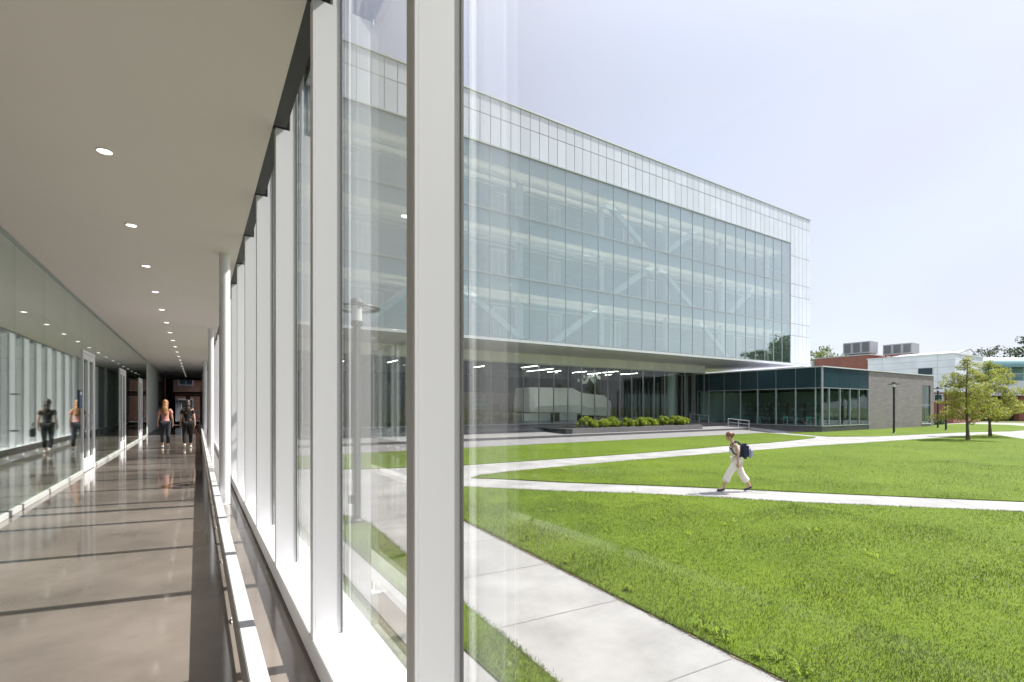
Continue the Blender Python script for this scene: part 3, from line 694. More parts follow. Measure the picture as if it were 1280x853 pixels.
spots = [(22.5, 50.5, -.108, 'lobby'), (25.6, 51.5, -.108, 'lobby'), (28.2, 50.2, -.108, 'lobby'), (31.0, 51.2, -.108, 'lobby'), (51.6, 25.8, -.35, 'pavilion'), (51.8, 28.2, -.35, 'pavilion'), (51.6, 31.0, -.35, 'pavilion'), (54.5, 26.0, -.35, 'pavilion'), (51.6, 33.6, -.35, 'pavilion')]
place = {0: 'farthest left inside the lobby', 1: 'second from the left inside the lobby', 2: 'third from the left inside the lobby', 3: 'nearest the white wall inside the lobby',
         4: 'nearest the glass corner of the pavilion', 5: 'second behind the long pavilion glass', 6: 'third behind the long pavilion glass', 7: 'behind the short corner glass of the pavilion', 8: 'farthest back behind the pavilion glass'}
for i, (x, y, z, k) in enumerate(spots):
    lab = 'round pale table '+place[i]
    if T0 is None: T0 = make_table((x, y, z), lab, 'round tables')
    else: dup(T0, (x, y, z), lab)['group'] = 'round tables'
    for j, a in enumerate((200, 340)):
        dx, dy = .8*math.cos(R(a)), .8*math.sin(R(a)); lab = 'green chair on the %s of the table %s' % (('left', 'right')[j], place[i])
        if C0 is None: C0 = make_chair((x+dx, y+dy, z), lab, 'green chairs'); C0.rotation_euler.z = R(a-90)
        else: dup(C0, (x+dx, y+dy, z), lab, R(a-90))

# planter with shrubs, handrails
pl = thing('planter', 'long low dark planter box on the terrace holding bright shrubs', 'planter', (30.5, 29.8, -.6))
b = MB(); b.bev(23.6, 38.6, 28.75, 29.0, -.66, -.21, .01); b.build('front_wall', 'planter', pl)
b = MB(); b.bev(22.98, 23.599, 28.75, 32.8, -.66, -.21, .01); b.build('end_wall', 'planter_d', pl)
b = MB(); b.box(23.6, 38.6, 32.55, 32.8, -.66, -.21); b.box(38.601, 38.8, 28.75, 32.8, -.66, -.21); b.build('rear_wall', 'planter', pl)
b = MB(); b.box(23.6, 38.6, 29.0, 32.55, -.62, -.27); b.build('soil', 'soil', pl)

def leaf_cloud(centres, radii, n, size, rng, flat=.8, up=.3, squash=1.):
    """n leaf quads scattered in the given clumps -> verts, faces"""
    w = np.array(radii)**2; idx = rng.choice(len(centres), n, p=w/w.sum())
    c = np.array(centres)[idx]; r = np.array(radii)[idx]
    d = rng.normal(0, 1, (n, 3)); d /= np.linalg.norm(d, axis=1)[:, None]; rad = r*rng.uniform(.25, 1, n)**.5
    d[:, 2] *= squash
    p = c+d*rad[:, None]
    nrm = rng.normal(0, 1, (n, 3)); nrm[:, 2] += up; nrm /= np.linalg.norm(nrm, axis=1)[:, None]
    u = np.cross(nrm, rng.normal(0, 1, (n, 3))); u /= np.linalg.norm(u, axis=1)[:, None]; v = np.cross(nrm, u)
    s = size*rng.uniform(.6, 1.3, n)[:, None]
    q = np.stack([p-u*s, p+v*s*.55, p+u*s, p-v*s*.55], 1).reshape(-1, 3)
    return q.tolist(), np.arange(4*n).reshape(-1, 4).tolist()

sh = np.random.default_rng(5)
sx = np.linspace(25.9, 37.6, 9)
words = ['leftmost', 'second from left', 'third from left', 'fourth from left', 'middle', 'fourth from right', 'third from right', 'second from right', 'rightmost']
for i, x in enumerate(sx):
    y = 29.75+sh.uniform(-.12, .2); h = .58+sh.uniform(-.06, .12); x += sh.uniform(-.2, .2)
    t = thing('shrub', 'rounded bright yellow-green shrub in the terrace planter, %s of the row' % words[i], 'shrub', (x, y, -.27), 'shrubs in the terrace planter')
    cs = []; rs = []
    for k in range(22):
        a = sh.uniform(0, 6.28); rr = sh.uniform(0, .75); cs.append((x+rr*1.35*math.cos(a), y+rr*.8*math.sin(a), -.27+.14+h*(1-(rr/.85)**2)*sh.uniform(.3, .95))); rs.append(sh.uniform(.15, .27))
    b = MB(); q, f = leaf_cloud(cs, rs, 3000, .062, sh, up=.9); b.add(q, f); b.build('foliage', 'leaf_shrub', t, fix=False)
    b = MB()
    for k in range(7):
        a = 6.28*k/7; b.tube([(x, y, -.27), (x+.25*math.cos(a), y+.25*math.sin(a), -.27+.4)], [.014, .006], 5)
    b.build('stem', 'bark', t)
def handrail(p, q, z0, z1, label):
    p, q = Vector(p), Vector(q); t = thing('handrail', label, 'handrail', (p.x, p.y, z0), 'ramp handrails')
    b = MB(); b.tube([(p.x, p.y, z0+.9), (q.x, q.y, z1+.9)], .03, 8); b.build('top_rail', 'alu_l', t)
    b = MB(); b.tube([(p.x, p.y, z0+.55), (q.x, q.y, z1+.55)], .015, 8); b.build('mid_rail', 'alu_l', t)
    for k in range(3):
        m = p.lerp(q, k/2); z = z0+(z1-z0)*k/2; b = MB(); b.tube([(m.x, m.y, z-.02), (m.x, m.y, z+.9)], .028, 8); b.build('post', 'alu_l', t)
handrail((44.3, 27.7, 0), (44.3, 29.9, 0), -.80, -.62, 'pale metal handrail beside the ramp, the one nearer the lawn')
handrail((45.4, 32.9, 0), (45.5, 35.3, 0), -.42, -.24, 'pale metal handrail by the ramp top, the one nearer the lobby glass')

# ------------------------------------------------------------------ the dark glass pavilion
PX, PY, PXE, PZ = 49.6, 23.7, 76.6, 5.24
pv = thing('pavilion', 'low pavilion with dark glass corner and grey brick end', 'building', (62, 31, G))
wy = [23.7, 24.3, 26.15, 28.1, 30.05, 32.0, 33.95, 35.9, 37.4]
b = MB(); b.box(PX, 59.2, PY+.02, PY+.5, G-.1, -.42); b.box(PX, PX+.5, PY+.5, 37.4, G-.1, -.42); b.build('base', 'planter', pv)
for i in range(len(wy)-1):
    b = MB(); b.box(PX, PX+.03, wy[i]+.02, wy[i+1]-.02, -.35, 3.20); b.build('pane', 'glass_pav', pv)
    b = MB(); b.box(PX-.012, PX+.05, wy[i]+.012, wy[i+1]-.012, 3.26, PZ-.06); b.build('spandrel', 'spandrel', pv)
sx_ = [49.6, 50.83, 52.95, 54.97, 56.91, 59.0]
for i in range(len(sx_)-1):
    b = MB(); b.box(sx_[i]+.02, sx_[i+1]-.02, PY, PY+.03, -.35, 3.20); b.build('pane', 'glass_pav', pv)
    b = MB(); b.box(sx_[i]+.012, sx_[i+1]-.012, PY-.012, PY+.05, 3.26, PZ-.06); b.build('spandrel', 'spandrel', pv)
b = MB()
for y in wy[1:]: b.box(PX-.07, PX+.09, y-.035, y+.035, -.42, 3.26); b.box(PX-.04, PX+.02, y-.012, y+.012, 3.26, PZ-.06)
for x in sx_[1:]: b.box(x-.035, x+.035, PY-.07, PY+.09, -.42, 3.26)
b.box(PX-.05, PX+.09, PY-.05, PY+.09, -.42, PZ-.06)
b.box(PX-.055, PX+.09, PY+.09, 37.4, 3.20, 3.26); b.box(PX+.09, 59, PY-.055, PY+.09, 3.20, 3.26)
b.box(PX-.08, PX+.1, PY-.08, 37.4, -.42, -.35); b.box(PX+.1, 59, PY-.08, PY+.1, -.42, -.35)
b.build('glazing_grid', 'alu', pv)
b = MB(); b.box(59.05, 73.0, PY, PY+.35, G-.1, PZ-.06); b.box(73.0, 75.6, PY, PY+.35, G-.1, -.55); b.box(73.0, 75.6, PY, PY+.35, 4.0, PZ-.06); b.box(75.6, PXE, PY, PY+.35, G-.1, PZ-.06)
b.box(PXE-.35, PXE, PY+.35, 40, G-.1, PZ-.06); b.build('brick_wall', 'greybrick', pv)
b = MB(); b.box(59.0, 59.06, PY-.03, PY+.36, -.9, PZ-.06); b.build('corner_trim', 'dark', pv)
b = MB(); b.box(72.95, 75.65, PY-.06, PY+.1, -.64, -.56); w = b.build('end_window', 'alu_l', pv)
b = MB(); b.box(73.0, 75.6, PY+.08, PY+.11, -.549, 3.999); b.build('pane', 'glass_pav', w)
b = MB(); b.box(74.3, 74.36, PY+.06, PY+.14, -.549, 3.999); b.box(73, 75.6, PY+.06, PY+.14, 1.6, 1.68); b.build('glazing_bar', 'alu', w)
b = MB(); b.box(PX-.10, PXE+.06, PY-.10, 40, PZ-.055, PZ+.05); b.build('roof', 'alu_l', pv)
b = MB(); b.box(PX+.2, PXE-.36, PY+.36, 39.9, -.5, -.355); b.build('pavilion_floor', 'lobby', pv)
b = MB(); b.box(PX+.06, PXE-.36, PY+.36, 39.9, 3.22, 3.4); b.build('pavilion_ceiling', 'darkint', pv)
b = MB(); b.box(61, 61.2, PY+.36, 39.9, -.35, 3.22); b.box(PX+.1, 61, 38.6, 38.8, -.35, 3.22); b.build('inner_wall', 'room', pv)
b = MB()
for k in range(7):
    for j in range(4): b.box(60.55, 60.98, 25+2*k, 26.8+2*k, -.3+.6*j, -.26+.6*j)
for k in range(7): b.box(60.55, 60.98, 24.98+2*k, 25.02+2*k, -.34, 1.9)
b.build('shelf', 'tan', pv)
b = MB()
for k in range(60):
    y = 25.1+random.uniform(0, 13.4); j = random.randrange(4); z = -.255+.6*j; b.box(60.6, 60.8, y, y+.22, z, z+random.uniform(.2, .42))
b.build('book_row', 'sculpt', pv)

# ------------------------------------------------------------------ buildings behind
wb = thing('panel_building', 'pale metal panel building over a red brick base behind the pavilion', 'building', (103, 38, G))
b = MB(); b.box(92, 104, 26, 37, 3.55, 9.05); b.build('upper_wall', 'metalpanel', wb)
b = MB(); b.box(92.3, 103.8, 26.3, 36.8, G-.1, 3.549); b.build('lower_wall', 'redbrick', wb)
b = MB(); b.box(91.9, 104.1, 25.9, 37.1, 9.05, 9.22); b.build('roof_edge', 'alu_l', wb)
b = MB(); b.prism([(96, 9.221), (104, 9.221), (102, 10.3)], 27.2, 36, axis='y'); b.build('roof', 'alu_l', wb)
b = MB(); b.tube([(95, 26.6, 9.25), (102, 27.0, 10.45), (103.9, 26.6, 9.25)], .06, 6); b.build('roof_rail', 'dark', wb)
for (y0, y1, z0, z1) in ((28.5, 30.4, 6.1, 7.3), (27.4, 28.4, 2.2, 3.3)):
    b = MB(); b.box(91.92, 92.28, y0, y1, z0, z1); w = b.build('window', 'alu_l', wb)
    b = MB(); b.box(91.88, 91.919, y0+.1, y1-.1, z0+.1, z1-.1); b.build('pane', 'spandrel', w)
rb = thing('brick_block', 'dark red brick block rising behind the pavilion roof', 'building', (110, 47, G))
b = MB(); b.box(104.9, 116, 41.9, 51.4, G, 11.0); b.build('wall', 'redbrick', rb); b = MB(); b.box(104.8, 116.1, 41.8, 51.5, 11.0, 11.2); b.build('coping', 'slab', rb)
b = MB(); b.box(104.2, 116, 36.0, 41.7, G, 9.9); b.build('low_wing', 'redbrick', rb)
b = MB(); b.box(103, 104.8, 51.6, 58, G, 10.6); b.build('pale_bay', 'alu_l', rb)
def hvac(loc, w, l, z0, h, label, legs):
    x, y = loc; t = thing('rooftop_unit', label, 'rooftop unit', (x, y, z0), 'rooftop air handling units')
    b = MB(); b.bev(x-w/2, x+w/2, y-l/2, y+l/2, z0+legs, z0+legs+h, .04); b.build('housing', 'hvac', t)
    b = MB()
    for k in range(3):
        yy = y-l/2+l*(k+.14)/3; b.box(x-w/2-.05, x-w/2-.005, yy, yy+l*.24, z0+legs+.25, z0+legs+h-.2)
    b.build('louvre', 'hvac_d', t)
    for sx in (-1, 1):
        for sy in (-1, 1): b = MB(); b.box(x+sx*w*.4-.08, x+sx*w*.4+.08, y+sy*l*.42-.08, y+sy*l*.42+.08, z0, z0+legs); b.build('leg', 'hvac_d', t)
hvac((107, 44.3), 3.2, 4.6, 11.2, 2.2, 'large boxy grey rooftop unit with louvres on the red brick block', .25)
hvac((107.5, 38.0), 3.2, 4.4, 9.9, 1.9, 'lower dark louvred rooftop unit raised on legs beside the brick block', .9)
cb = thing('curved_building', 'building with rounded teal roof and ribbon of glass at the right edge', 'building', (112, 29.6, G))
def turned(b, name, mat):                # laid out along its own front, then turned in plan
    ca, sa = .844, -.536
    b.v = [(111.9+ca*p[0]-sa*p[1], 29.6+sa*p[0]+ca*p[1], p[2]) for p in b.v]; return b.build(name, mat, cb)
prof = [(1.7*(1-math.cos(a)), 8.25+1.75*math.sin(a)) for a in np.linspace(0, math.pi/2, 10)]+[(13, 10.0), (13, 8.25)]
b = MB(); b.prism(prof, 0, 46, axis='x'); turned(b, 'roof', 'teal')
b = MB(); b.box(.1, 46, .20, .24, 5.9, 8.249); turned(b, 'glass_band', 'glass_pav')
b = MB(); b.box(.3, 46, 1.6, 12, 5.9, 8.2); turned(b, 'interior', 'plenum')
b = MB()
for k in range(20): b.box(.1+2.3*k, .2+2.3*k, .10, .199, 5.9, 8.24)
b.box(.1, 46, .10, .199, 7.05, 7.13); turned(b, 'glazing_grid', 'alu_l')
b = MB(); b.box(0, 46, 0, 13, 3.35, 5.899); turned(b, 'wall_band', 'panel')
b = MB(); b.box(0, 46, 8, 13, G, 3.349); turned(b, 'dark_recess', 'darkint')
for x in (.2, 9, 18, 27): b = MB(); b.box(x, x+.9, .6, 1.5, G, 3.349); turned(b, 'pier', 'redbrick')

# ------------------------------------------------------------------ lamps
def lamp(loc, label):
    x, y, z = loc; t = thing('street_lamp', label, 'lamp post', loc, 'black lamp posts along the paths')
    b = MB(); b.lathe(x, y, [(0, z), (.13, z), (.13, z+.06), (.085, z+.10), (.08, z+4.05), (.115, z+4.07), (.115, z+4.16), (0, z+4.16)], 18); b.box(x-.16, x-.07, y-.05, y+.05, z+.42, z+.58); b.build('pole', 'black', t)
    b = MB(); b.cyl(x, y, z+4.16, z+4.48, .105, 20); b.build('lantern', 'frost', t)
    b = MB(); b.lathe(x, y, [(.36, z+4.42), (.46, z+4.40), (.47, z+4.42), (.46, z+4.445), (.36, z+4.44), (.36, z+4.42)], 36)
    for a in range(4): b.bar((x+.1*math.cos(a*1.571), y+.1*math.sin(a*1.571), z+4.43), (x+.37*math.cos(a*1.571), y+.37*math.sin(a*1.571), z+4.43), .025, .018)
    b.build('ring_shade', 'black', t)
    b = MB(); b.lathe(x, y, [(0, z+4.48), (.15, z+4.48), (.16, z+4.53), (.10, z+4.62), (0, z+4.65)], 20); b.build('cap', 'black', t)
    return t
L0 = lamp((2.78, 10.35, G), 'black lamp post with ring shade seen through the near corridor window')
dup(L0, (52.85, 19.2, G), 'black lamp post standing in front of the grey brick pavilion wall')
dup(L0, (64.3, 18.9, G), 'black lamp post just left of the young trees, the nearer of two')
dup(L0, (70.7, 21.5, G), 'black lamp post beyond the pavilion end, farther of the two by the trees')

# ------------------------------------------------------------------ trees
def tree(name, label, loc, h, clear, crown, nleaf, size, mat, seed, group=None, tiers=None, trunk=.09):
    """tapered trunk, limbs that leave it upwards and outwards, leaf clumps along every limb. crown(t) -> half width at height fraction t"""
    rg = np.random.default_rng(seed); x, y, z = loc
    t = thing(name, label, 'tree', loc, group)
    b = MB(); pts = []; rad = []
    for k in range(8):
        f = k/7; pts.append((x+.06*math.sin(f*4+seed)*h/6, y+.05*math.sin(f*3.1+seed*2)*h/6, z+h*.94*f)); rad.append(max(.012, trunk*(1-f*.85)*(1.35 if k == 0 else 1)))
    b.tube(pts, rad, 9)
    cs, rs = [], []
    nl = tiers or 22
    for k in range(nl):
        f = (k+.5)/nl; zz = clear+(h*.96-clear)*f; w = crown(f)*rg.uniform(.62, 1.12); a = k*2.4+rg.uniform(-.5, .5)
        rise = rg.uniform(.05, .32)*w+.08
        p0 = Vector((x, y, z+zz-rise)); p2 = Vector((x+w*math.cos(a), y+w*math.sin(a), z+zz+rise*.5)); p1 = p0.lerp(p2, .5)+Vector((0, 0, rise*.35))
        b.tube([p0, p1, p2], [trunk*.32*(1-f*.6), trunk*.2*(1-f*.6), .008], 6)
        m = max(3, int(w*3.2))
        for j in range(m):
            g = .25+.75*(j+rg.uniform(0, 1))/m; q = p0.lerp(p2, g)+Vector((0, 0, rise*.35*(1-abs(2*g-1))))
            sp = .16*w
            cs.append((q.x+rg.normal(0, sp), q.y+rg.normal(0, sp), q.z+rg.normal(0, .09*h/6))); rs.append(rg.uniform(.2, .52)*h/6*(.7+.5*w/max(.1, crown(.4))))
    b.build('trunk', 'bark', t)
    b = MB(); q, f = leaf_cloud(cs, rs, nleaf, size, rg, up=.5, squash=.6); b.add(q, f); b.build('crown', mat, t, fix=False)
    return t
tree('young_tree', 'young sparse tree with yellow-green leaves on the lawn, nearer of the pair', (47.05, 12.6, G), 6.0, 1.35, lambda f: 1.85*(1-f)**.55*(.55+.6*min(1, f*3+.4)), 12000, .054, 'leaf_young', 3, 'young trees on the lawn', 26, .10)
tree('young_tree', 'young tree with low spreading branches on the lawn, farther of the pair', (53.5, 13.0, G), 6.2, 1.5, lambda f: 2.45*(1-f)**.5*(.6+.5*min(1, f*3+.3)), 14000, .062, 'leaf_young', 9, 'young trees on the lawn', 26, .10)
def dome(w): return lambda f: w*(1-(2*f-.75)**2*.42) if f < .9 else w*.45
far = [((117, 57, G), 15.6, 7.0, 'leaf_far', 'pale green tree top rising right beside the tall white building'),
       ((128, 62, G), 14.6, 6.5, 'leaf_far', 'pale green tree behind the red brick block'),
       ((178, 52, G), 17.8, 4.2, 'leaf_dark', 'small dark tree behind the panel building roof'),
       ((189, 46.5, G), 19.4, 6.0, 'leaf_dark', 'dark green broad tree above the curved teal roof'),
       ((145, 27.5, G), 19.0, 5.6, 'leaf_dark', 'tall dark loose tree cut by the right edge of the picture')]
for i, (l, h, w, m, lab) in enumerate(far): tree('background_tree', lab, l, h, h*.3, dome(w), 5200, .26, m, 20+i, 'trees behind the buildings', 24, .3)
for i, (x, y, h, w) in enumerate([(96, -1.5, 11.5, 4.2), (103.5, -3, 15, 5.2), (112, -1, 18.5, 6.2), (121, -6, 20, 6.5)]):
    tree('campus_tree', 'broad green tree beyond the right side of the lawn, %s of four' % ORD[i], (x, y, G), h, h*.25, dome(w), 7000, .34, 'leaf_dark', 40+i, 'trees mirrored in the facade glass', 22, .28)
b = MB(); q, f = leaf_cloud([(78.6+.9*k, 25.3, G+.35) for k in range(7)], [.55]*7, 2400, .09, np.random.default_rng(8), up=.6); b.add(q, f)
tag(b.build('hedge', 'leaf_dark', loc=(81, 25.3, G), fix=False), 'low dark hedge at the end of the grey brick pavilion', 'hedge')

# ------------------------------------------------------------------ people
def skin_mesh(J, E, root, sub=2):
    me = bpy.data.meshes.new('tmp'); keys = list(J); ix = {k: i for i, k in enumerate(keys)}
    me.from_pydata([J[k][0] for k in keys], [(ix[a], ix[c]) for a, c in E], [])
    bm = bmesh.new(); bm.from_mesh(me); lay = bm.verts.layers.skin.verify(); bm.verts.ensure_lookup_table()
    for k in keys:
        r = J[k][1]; s = bm.verts[ix[k]][lay]; s.radius = (r, r) if not isinstance(r, tuple) else r; s.use_root = (k == root)
    bm.to_mesh(me); bm.free()
    o = bpy.data.objects.new('tmp', me); C.objects.link(o)
    md = o.modifiers.new('s', 'SKIN'); md.use_smooth_shade = True; md.branch_smoothing = .6
    md2 = o.modifiers.new('u', 'SUBSURF'); md2.levels = md2.render_levels = sub
    dg = bpy.context.evaluated_depsgraph_get(); ev = o.evaluated_get(dg); m2 = ev.to_mesh()
    vs = [v.co[:] for v in m2.vertices]; fs = [tuple(p.vertices) for p in m2.polygons]
    ev.to_mesh_clear(); bpy.data.objects.remove(o); bpy.data.meshes.remove(me)
    return vs, fs

def person(label, loc, rz, J, hands, headc, face, hair, clothes, shoes, hairmat, lean=0.):
    t = thing('person', label, 'person', (0, 0, 0))
    E = [('pel', 'spi'), ('spi', 'che'), ('che', 'nek'), ('nek', 'hd0'), ('hd0', 'hd1'), ('hd1', 'hd2')]
    for s in 'LR': E += [('pel', 'hip'+s), ('hip'+s, 'kne'+s), ('kne'+s, 'ank'+s), ('ank'+s, 'toe'+s), ('che', 'sho'+s), ('sho'+s, 'elb'+s), ('elb'+s, 'wri'+s), ('wri'+s, 'plm'+s)]
    b = MB(); b.add(*skin_mesh(J, E, 'pel'))
    for s in 'LR':                                        # fingers rooted in the palm
        p = Vector(J['plm'+s][0]); d = (p-Vector(J['wri'+s][0])).normalized(); side = d.cross(Vector((0, 1, 0)));
        side = side.normalized() if side.length > .1 else Vector((1, 0, 0)); cur = Vector((0, -.4 if s == 'L' else .4, 0))
        for k, ln in enumerate((.062, .07, .068, .054)):
            o = side*(.027-.018*k)
            q = {'a': ((p-d*.02+o*.7)[:], .0085), 'b': ((p+d*.03+o)[:], .0085), 'c': ((p+d*(.03+ln*.5)+o+cur*.02)[:], .008), 'd': ((p+d*(.03+ln*.85)+o+cur*.07)[:], .0065)}
            b.add(*skin_mesh(q, [('a', 'b'), ('b', 'c'), ('c', 'd')], 'a', 1))
        q = {'a': ((p-d*.04+side*.012)[:], .011), 'b': ((p-d*.005+side*.042)[:], .0095), 'c': ((p+d*.03+side*.05+cur*.02)[:], .008)}
        b.add(*skin_mesh(q, [('a', 'b'), ('b', 'c')], 'a', 1))
    hc = Vector(headc); fx = Vector(face).normalized(); sd = Vector((0, 0, 1)).cross(fx).normalized(); upv = fx.cross(sd)
    rot = Matrix((fx, sd, upv)).transposed()
    P = lambda a, c, e: hc+fx*a+sd*c+upv*e
    b.ell(hc, (.098, .076, .118), 0, 16, rot); b.ell(P(.10, 0, -.018), (.017, .012, .022), 0, 8, rot)   # skull, nose
    for s in (-1, 1): b.ell(P(-.005, s*.078, -.01), (.022, .010, .032), 0, 8, rot)
    b.ell(P(.055, 0, -.075), (.035, .042, .035), 0, 10, rot)
    for s in (-1, 1): b.ell(P(.083, s*.030, .012), (.012, .014, .009), 1, 8, rot)
    b.ell(P(.086, 0, -.062), (.008, .022, .007), 2, 8, rot)
    body = b.build('body', ['skin', 'blackc', 'pink'], t, smooth=True)
    for nm, mat, parts in clothes:
        b = MB()
        for q, e, r in parts: b.add(*skin_mesh(q, e, r))
        b.build(nm, mat, t, smooth=True)
    b = MB()
    for kind, a, r in hair(P, rot): b.ell(a, r, 0, 14, rot if kind else None)
    b.build('hair', hairmat, t, smooth=True)
    for s in 'LR':
        a, q = Vector(J['ank'+s][0]), Vector(J['toe'+s][0]); d = (q-a); d.normalize()
        b = MB(); b.add(*skin_mesh({'h': ((a-d*.05+Vector((0, 0, -.045)))[:], .040), 'm': ((a+d*.06+Vector((0, 0, -.035)))[:], .042), 't': ((q+d*.05)[:], .036)}, [('h', 'm'), ('m', 't')], 'm'))
        b.build('shoe', shoes, t, smooth=True)
    t.location = loc; t.rotation_euler = (0, 0, rz)
    return t

def std(front, back, lean=.0):
    """walking pose facing local +X; front/back = ankle x of the left and right leg"""
    J = {'pel': ((0, 0, .90), .115), 'spi': ((.02+lean*.3, 0, 1.06), .105), 'che': ((.03+lean*.6, 0, 1.24), .118), 'nek': ((.03+lean, 0, 1.40), .05), 'hd0': ((.04+lean*1.15, 0, 1.47), .05),
         'hd1': ((.05+lean*1.3, 0, 1.54), .07), 'hd2': ((.05+lean*1.35, 0, 1.58), .06)}
    for s, sg, ax in (('L', 1, front), ('R', -1, back)):
        lift = .0 if ax >= 0 else .07
        J['hip'+s] = ((0, sg*.085, .86), .088); J['kne'+s] = ((ax*.5+.05, sg*.09, .48), .058); J['ank'+s] = ((ax, sg*.085, .09+lift), .038)
        J['toe'+s] = ((ax+.13, sg*.095, .04+(.0 if ax >= 0 else .015)), .03)
        J['sho'+s] = ((.02+lean*.6, sg*.15, 1.33), .05); J['elb'+s] = ((-ax*.18+lean*.5, sg*.195, 1.06), .036); J['wri'+s] = ((-ax*.42+.06+lean*.5, sg*.21, .84), .026)
        J['plm'+s] = ((-ax*.46+.07+lean*.5, sg*.205, .77), (.018, .036))
    return J
def sub(J, keys, extra=0., over=None):
    q = {k: (J[k][0], (J[k][1] if not isinstance(J[k][1], tuple) else max(J[k][1]))+extra) for k in keys}
    if over: q.update(over)
    return q
def legs(J, extra, hem, hemr, kr):
    """trousers down to height hem"""
    q = sub(J, ['pel', 'hipL', 'hipR', 'kneL', 'kneR'], extra); e = [('pel', 'hipL'), ('pel', 'hipR'), ('hipL', 'kneL'), ('hipR', 'kneR')]
    for s in 'LR':
        q['kne'+s] = (q['kne'+s][0], kr)
        a, k = Vector(J['ank'+s][0]), Vector(J['kne'+s][0]); f = (k.z-hem)/(k.z-a.z); p = k.lerp(a, min(1, f)); q['hem'+s] = (p[:], hemr); e.append(('kne'+s, 'hem'+s))
    return q, e, 'pel'
def top(J, extra, sleeves=True):
    q = sub(J, ['pel', 'spi', 'che', 'shoL', 'shoR'], extra); e = [('pel', 'spi'), ('spi', 'che'), ('che', 'shoL'), ('che', 'shoR')]
    n = Vector(J['nek'][0]); q['col'] = ((n.x, n.y, n.z-.035), .066); e.append(('che', 'col'))
    if sleeves:
        for s in 'LR':
            p = Vector(J['sho'+s][0]).lerp(Vector(J['elb'+s][0]), .55); q['slv'+s] = (p[:], J['elb'+s][1]+extra+.012); e.append(('sho'+s, 'slv'+s))
    return q, e, 'spi'

# two women walking away down the corridor
J = std(.20, -.22)
person('woman with long strawberry blonde hair in pink top walking away down the corridor', (-.93, 21.1, 0), R(90), J, None, (.05, 0, 1.56), (1, 0, -.05),
       lambda P, r: [(1, P(-.012, 0, .02), (.108, .092, .118)), (1, P(-.085, 0, -.10), (.055, .095, .13)), (1, P(-.115, .01, -.22), (.05, .10, .15)), (1, P(-.12, -.01, -.33), (.04, .075, .10))],
       [('leggings', 'navy', [legs(J, .012, .16, .05, .068)]), ('pink_top', 'pink', [top(J, .018)])], 'shoe_w', 'hair_b')
J = std(-.12, .16)
person('woman with long dark hair dressed in black walking away down the corridor', (-.27, 20.7, 0), R(90), J, None, (.05, 0, 1.56), (1, 0, -.05),
       lambda P, r: [(1, P(-.012, 0, .02), (.108, .09, .118)), (1, P(-.09, 0, -.10), (.05, .085, .13)), (1, P(-.11, 0, -.22), (.045, .08, .12))],
       [('black_trousers', 'blackc', [legs(J, .012, .14, .052, .07)]), ('black_top', 'blackc', [top(J, .018)])], 'shoe_w', 'hair_d')
t = thing('handbag', 'black handbag hanging at the right side of the woman in black', 'bag', (.09, 20.78, .55))
b = MB(); b.bev(.02, .13, 20.62, 20.92, .52, .78, .03); b.build('pouch', 'blackc', t)
b = MB(); b.tube([(.075, 20.66, .78), (.065, 20.70, .92), (.06, 20.77, .96), (.065, 20.84, .92), (.075, 20.88, .78)], .009, 6); b.build('strap', 'blackc', t)
# woman in cream crossing the lawn path
J = std(.37, -.36, .10)
J['hd1'] = ((.175, 0, 1.53), .07); J['hd2'] = ((.19, 0, 1.57), .06); J['hd0'] = ((.145, 0, 1.46), .05)
for s, sg in (('L', 1), ('R', -1)):
    J['sho'+s] = ((.045, sg*.165, 1.33), .045); J['elb'+s] = ((.0, sg*.215, 1.06), .033); J['wri'+s] = ((.0, sg*.215, .84), .024); J['plm'+s] = ((.0, sg*.21, .765), (.018, .034))
legsJ = legs(J, .034, .25, .118, .102)
tq = sub(J, ['pel', 'spi', 'che'], .038); tq['stL'] = ((.07, .12, 1.345), .06); tq['stR'] = ((.07, -.12, 1.345), .06)
WP, WR = (12.88, 8.42, G+.005), math.atan2(.74, -.66)
person('woman in a loose cream jumpsuit striding along the lawn path with head bent', WP, WR, J, None, (.20, 0, 1.55), (.85, 0, -.35),
       lambda P, r: [(1, P(-.018, 0, .022), (.104, .088, .114)), (1, P(-.11, 0, .02), (.05, .05, .055))],
       [('jumpsuit', 'jump', [legsJ, (tq, [('pel', 'spi'), ('spi', 'che'), ('che', 'stL'), ('che', 'stR')], 'spi')])], 'shoe_d', 'hair_l')
bp = thing('backpack', 'navy and lilac backpack carried by the woman in cream', 'backpack', (0, 0, 0))
b = MB(); b.bev(-.30, -.09, -.15, .15, .93, 1.36, .06); b.build('main_bag', 'pack_n', bp)
b = MB(); b.bev(-.40, -.295, -.12, .12, .95, 1.22, .045); b.build('front_pocket', 'pack_g', bp)
for s in (-1, 1):
    b = MB(); b.tube([(-.11, s*.10, 1.31), (.0, s*.115, 1.415), (.13, s*.12, 1.36), (.17, s*.125, 1.22), (.10, s*.135, 1.08), (-.10, s*.13, .99)], .02, 8); b.build('strap', 'pack_n', bp, smooth=True)
bp.location = WP; bp.rotation_euler = (0, 0, WR)

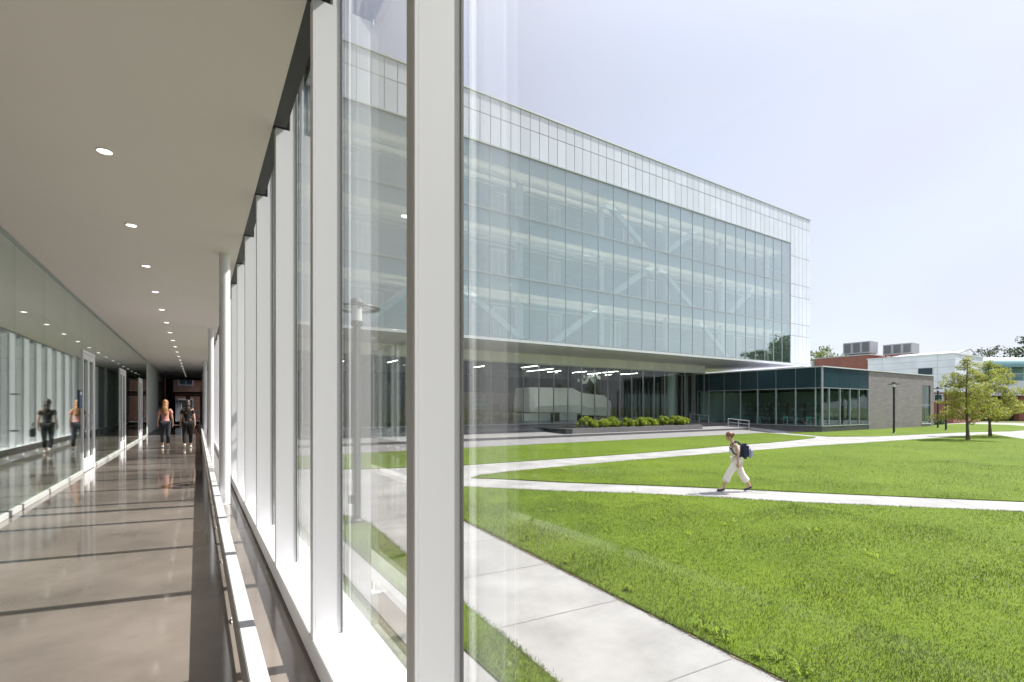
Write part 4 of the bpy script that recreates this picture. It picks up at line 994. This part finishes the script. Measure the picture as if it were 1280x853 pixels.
# ------------------------------------------------------------------ light, sky, camera
SUN_EL, SUN_AZ = 50., 102.                       # azimuth clockwise from +Y
az, el = R(SUN_AZ), R(SUN_EL)
sd = Vector((math.sin(az)*math.cos(el), math.cos(az)*math.cos(el), math.sin(el)))
sl = bpy.data.lights.new('sun', 'SUN'); sl.energy = 4.0; sl.angle = R(.6); sl.color = (1, .955, .89)
so = bpy.data.objects.new('sun', sl); C.objects.link(so); so.rotation_euler = (-sd).to_track_quat('-Z', 'Y').to_euler(); so.location = (60, -10, 60)
w = bpy.data.worlds.new('World'); sc.world = w; w.use_nodes = True; nt = w.node_tree
bg = nt.nodes['Background']; sk = nt.nodes.new('ShaderNodeTexSky'); sk.sky_type = 'NISHITA'; sk.sun_disc = False
sk.sun_elevation = el; sk.sun_rotation = az; sk.altitude = 30; sk.air_density = 1.0; sk.dust_density = 1.6; sk.ozone_density = 1.0
hz = nt.nodes.new('ShaderNodeMix'); hz.data_type = 'RGBA'; hz.inputs[0].default_value = .78; hz.inputs[7].default_value = (3.75, 3.77, 4.5, 1)   # thin bright overcast veil
tc = nt.nodes.new('ShaderNodeTexCoord'); sx = nt.nodes.new('ShaderNodeSeparateXYZ'); nt.links.new(tc.outputs['Generated'], sx.inputs[0])
mr = nt.nodes.new('ShaderNodeMapRange'); mr.interpolation_type = 'SMOOTHSTEP'; mr.inputs[1].default_value = .5; mr.inputs[2].default_value = 1.; mr.inputs[3].default_value = 1.; mr.inputs[4].default_value = 2.2
nt.links.new(sx.outputs[2], mr.inputs[0])      # sky brightened towards the zenith as added fill light
vm = nt.nodes.new('ShaderNodeVectorMath'); vm.operation = 'SCALE'
cn = nt.nodes.new('ShaderNodeTexNoise'); cn.inputs['Scale'].default_value = 2.2; cn.inputs['Detail'].default_value = 6; cm = nt.nodes.new('ShaderNodeMapping'); cm.inputs['Scale'].default_value = (1, 1, 2.6)
nt.links.new(tc.outputs['Generated'], cm.inputs[0]); nt.links.new(cm.outputs[0], cn.inputs['Vector'])
cr = nt.nodes.new('ShaderNodeMapRange'); cr.inputs[1].default_value = .35; cr.inputs[2].default_value = .65; cr.inputs[3].default_value = .76; cr.inputs[4].default_value = .9
nt.links.new(cn.outputs[0], cr.inputs[0]); nt.links.new(cr.outputs[0], hz.inputs[0])
nt.links.new(sk.outputs[0], hz.inputs[6]); nt.links.new(hz.outputs[2], vm.inputs[0]); nt.links.new(mr.outputs[0], vm.inputs['Scale']); nt.links.new(vm.outputs[0], bg.inputs[0]); bg.inputs[1].default_value = .10
cam = bpy.data.cameras.new('camera'); co = bpy.data.objects.new('camera', cam); C.objects.link(co); sc.camera = co
cam.sensor_width = 36; cam.lens = 36*620/1280; cam.shift_y = (508.5-426.5)/1280; cam.clip_end = 2000; cam.clip_start = .05
co.location = (0, 0, 1.45); co.rotation_euler = (R(90), 0, -math.atan(394/620))
vs_ = sc.view_settings; vs_.view_transform = 'Standard'; vs_.look = 'None'; vs_.gamma = 1; vs_.exposure = 1.18; vs_.use_curve_mapping = False
cy = sc.cycles; cy.max_bounces = 12; cy.diffuse_bounces = 5; cy.glossy_bounces = 5; cy.transmission_bounces = 6; cy.transparent_max_bounces = 40
cy.use_denoising = True; cy.caustics_reflective = False; cy.caustics_refractive = False; cy.sample_clamp_indirect = 6
try: cy.denoiser = 'OPENIMAGEDENOISE'; cy.denoising_input_passes = 'RGB_ALBEDO_NORMAL'
except Exception: pass
for o in list(C.objects):
    if '_o' in o.keys(): del o['_o']
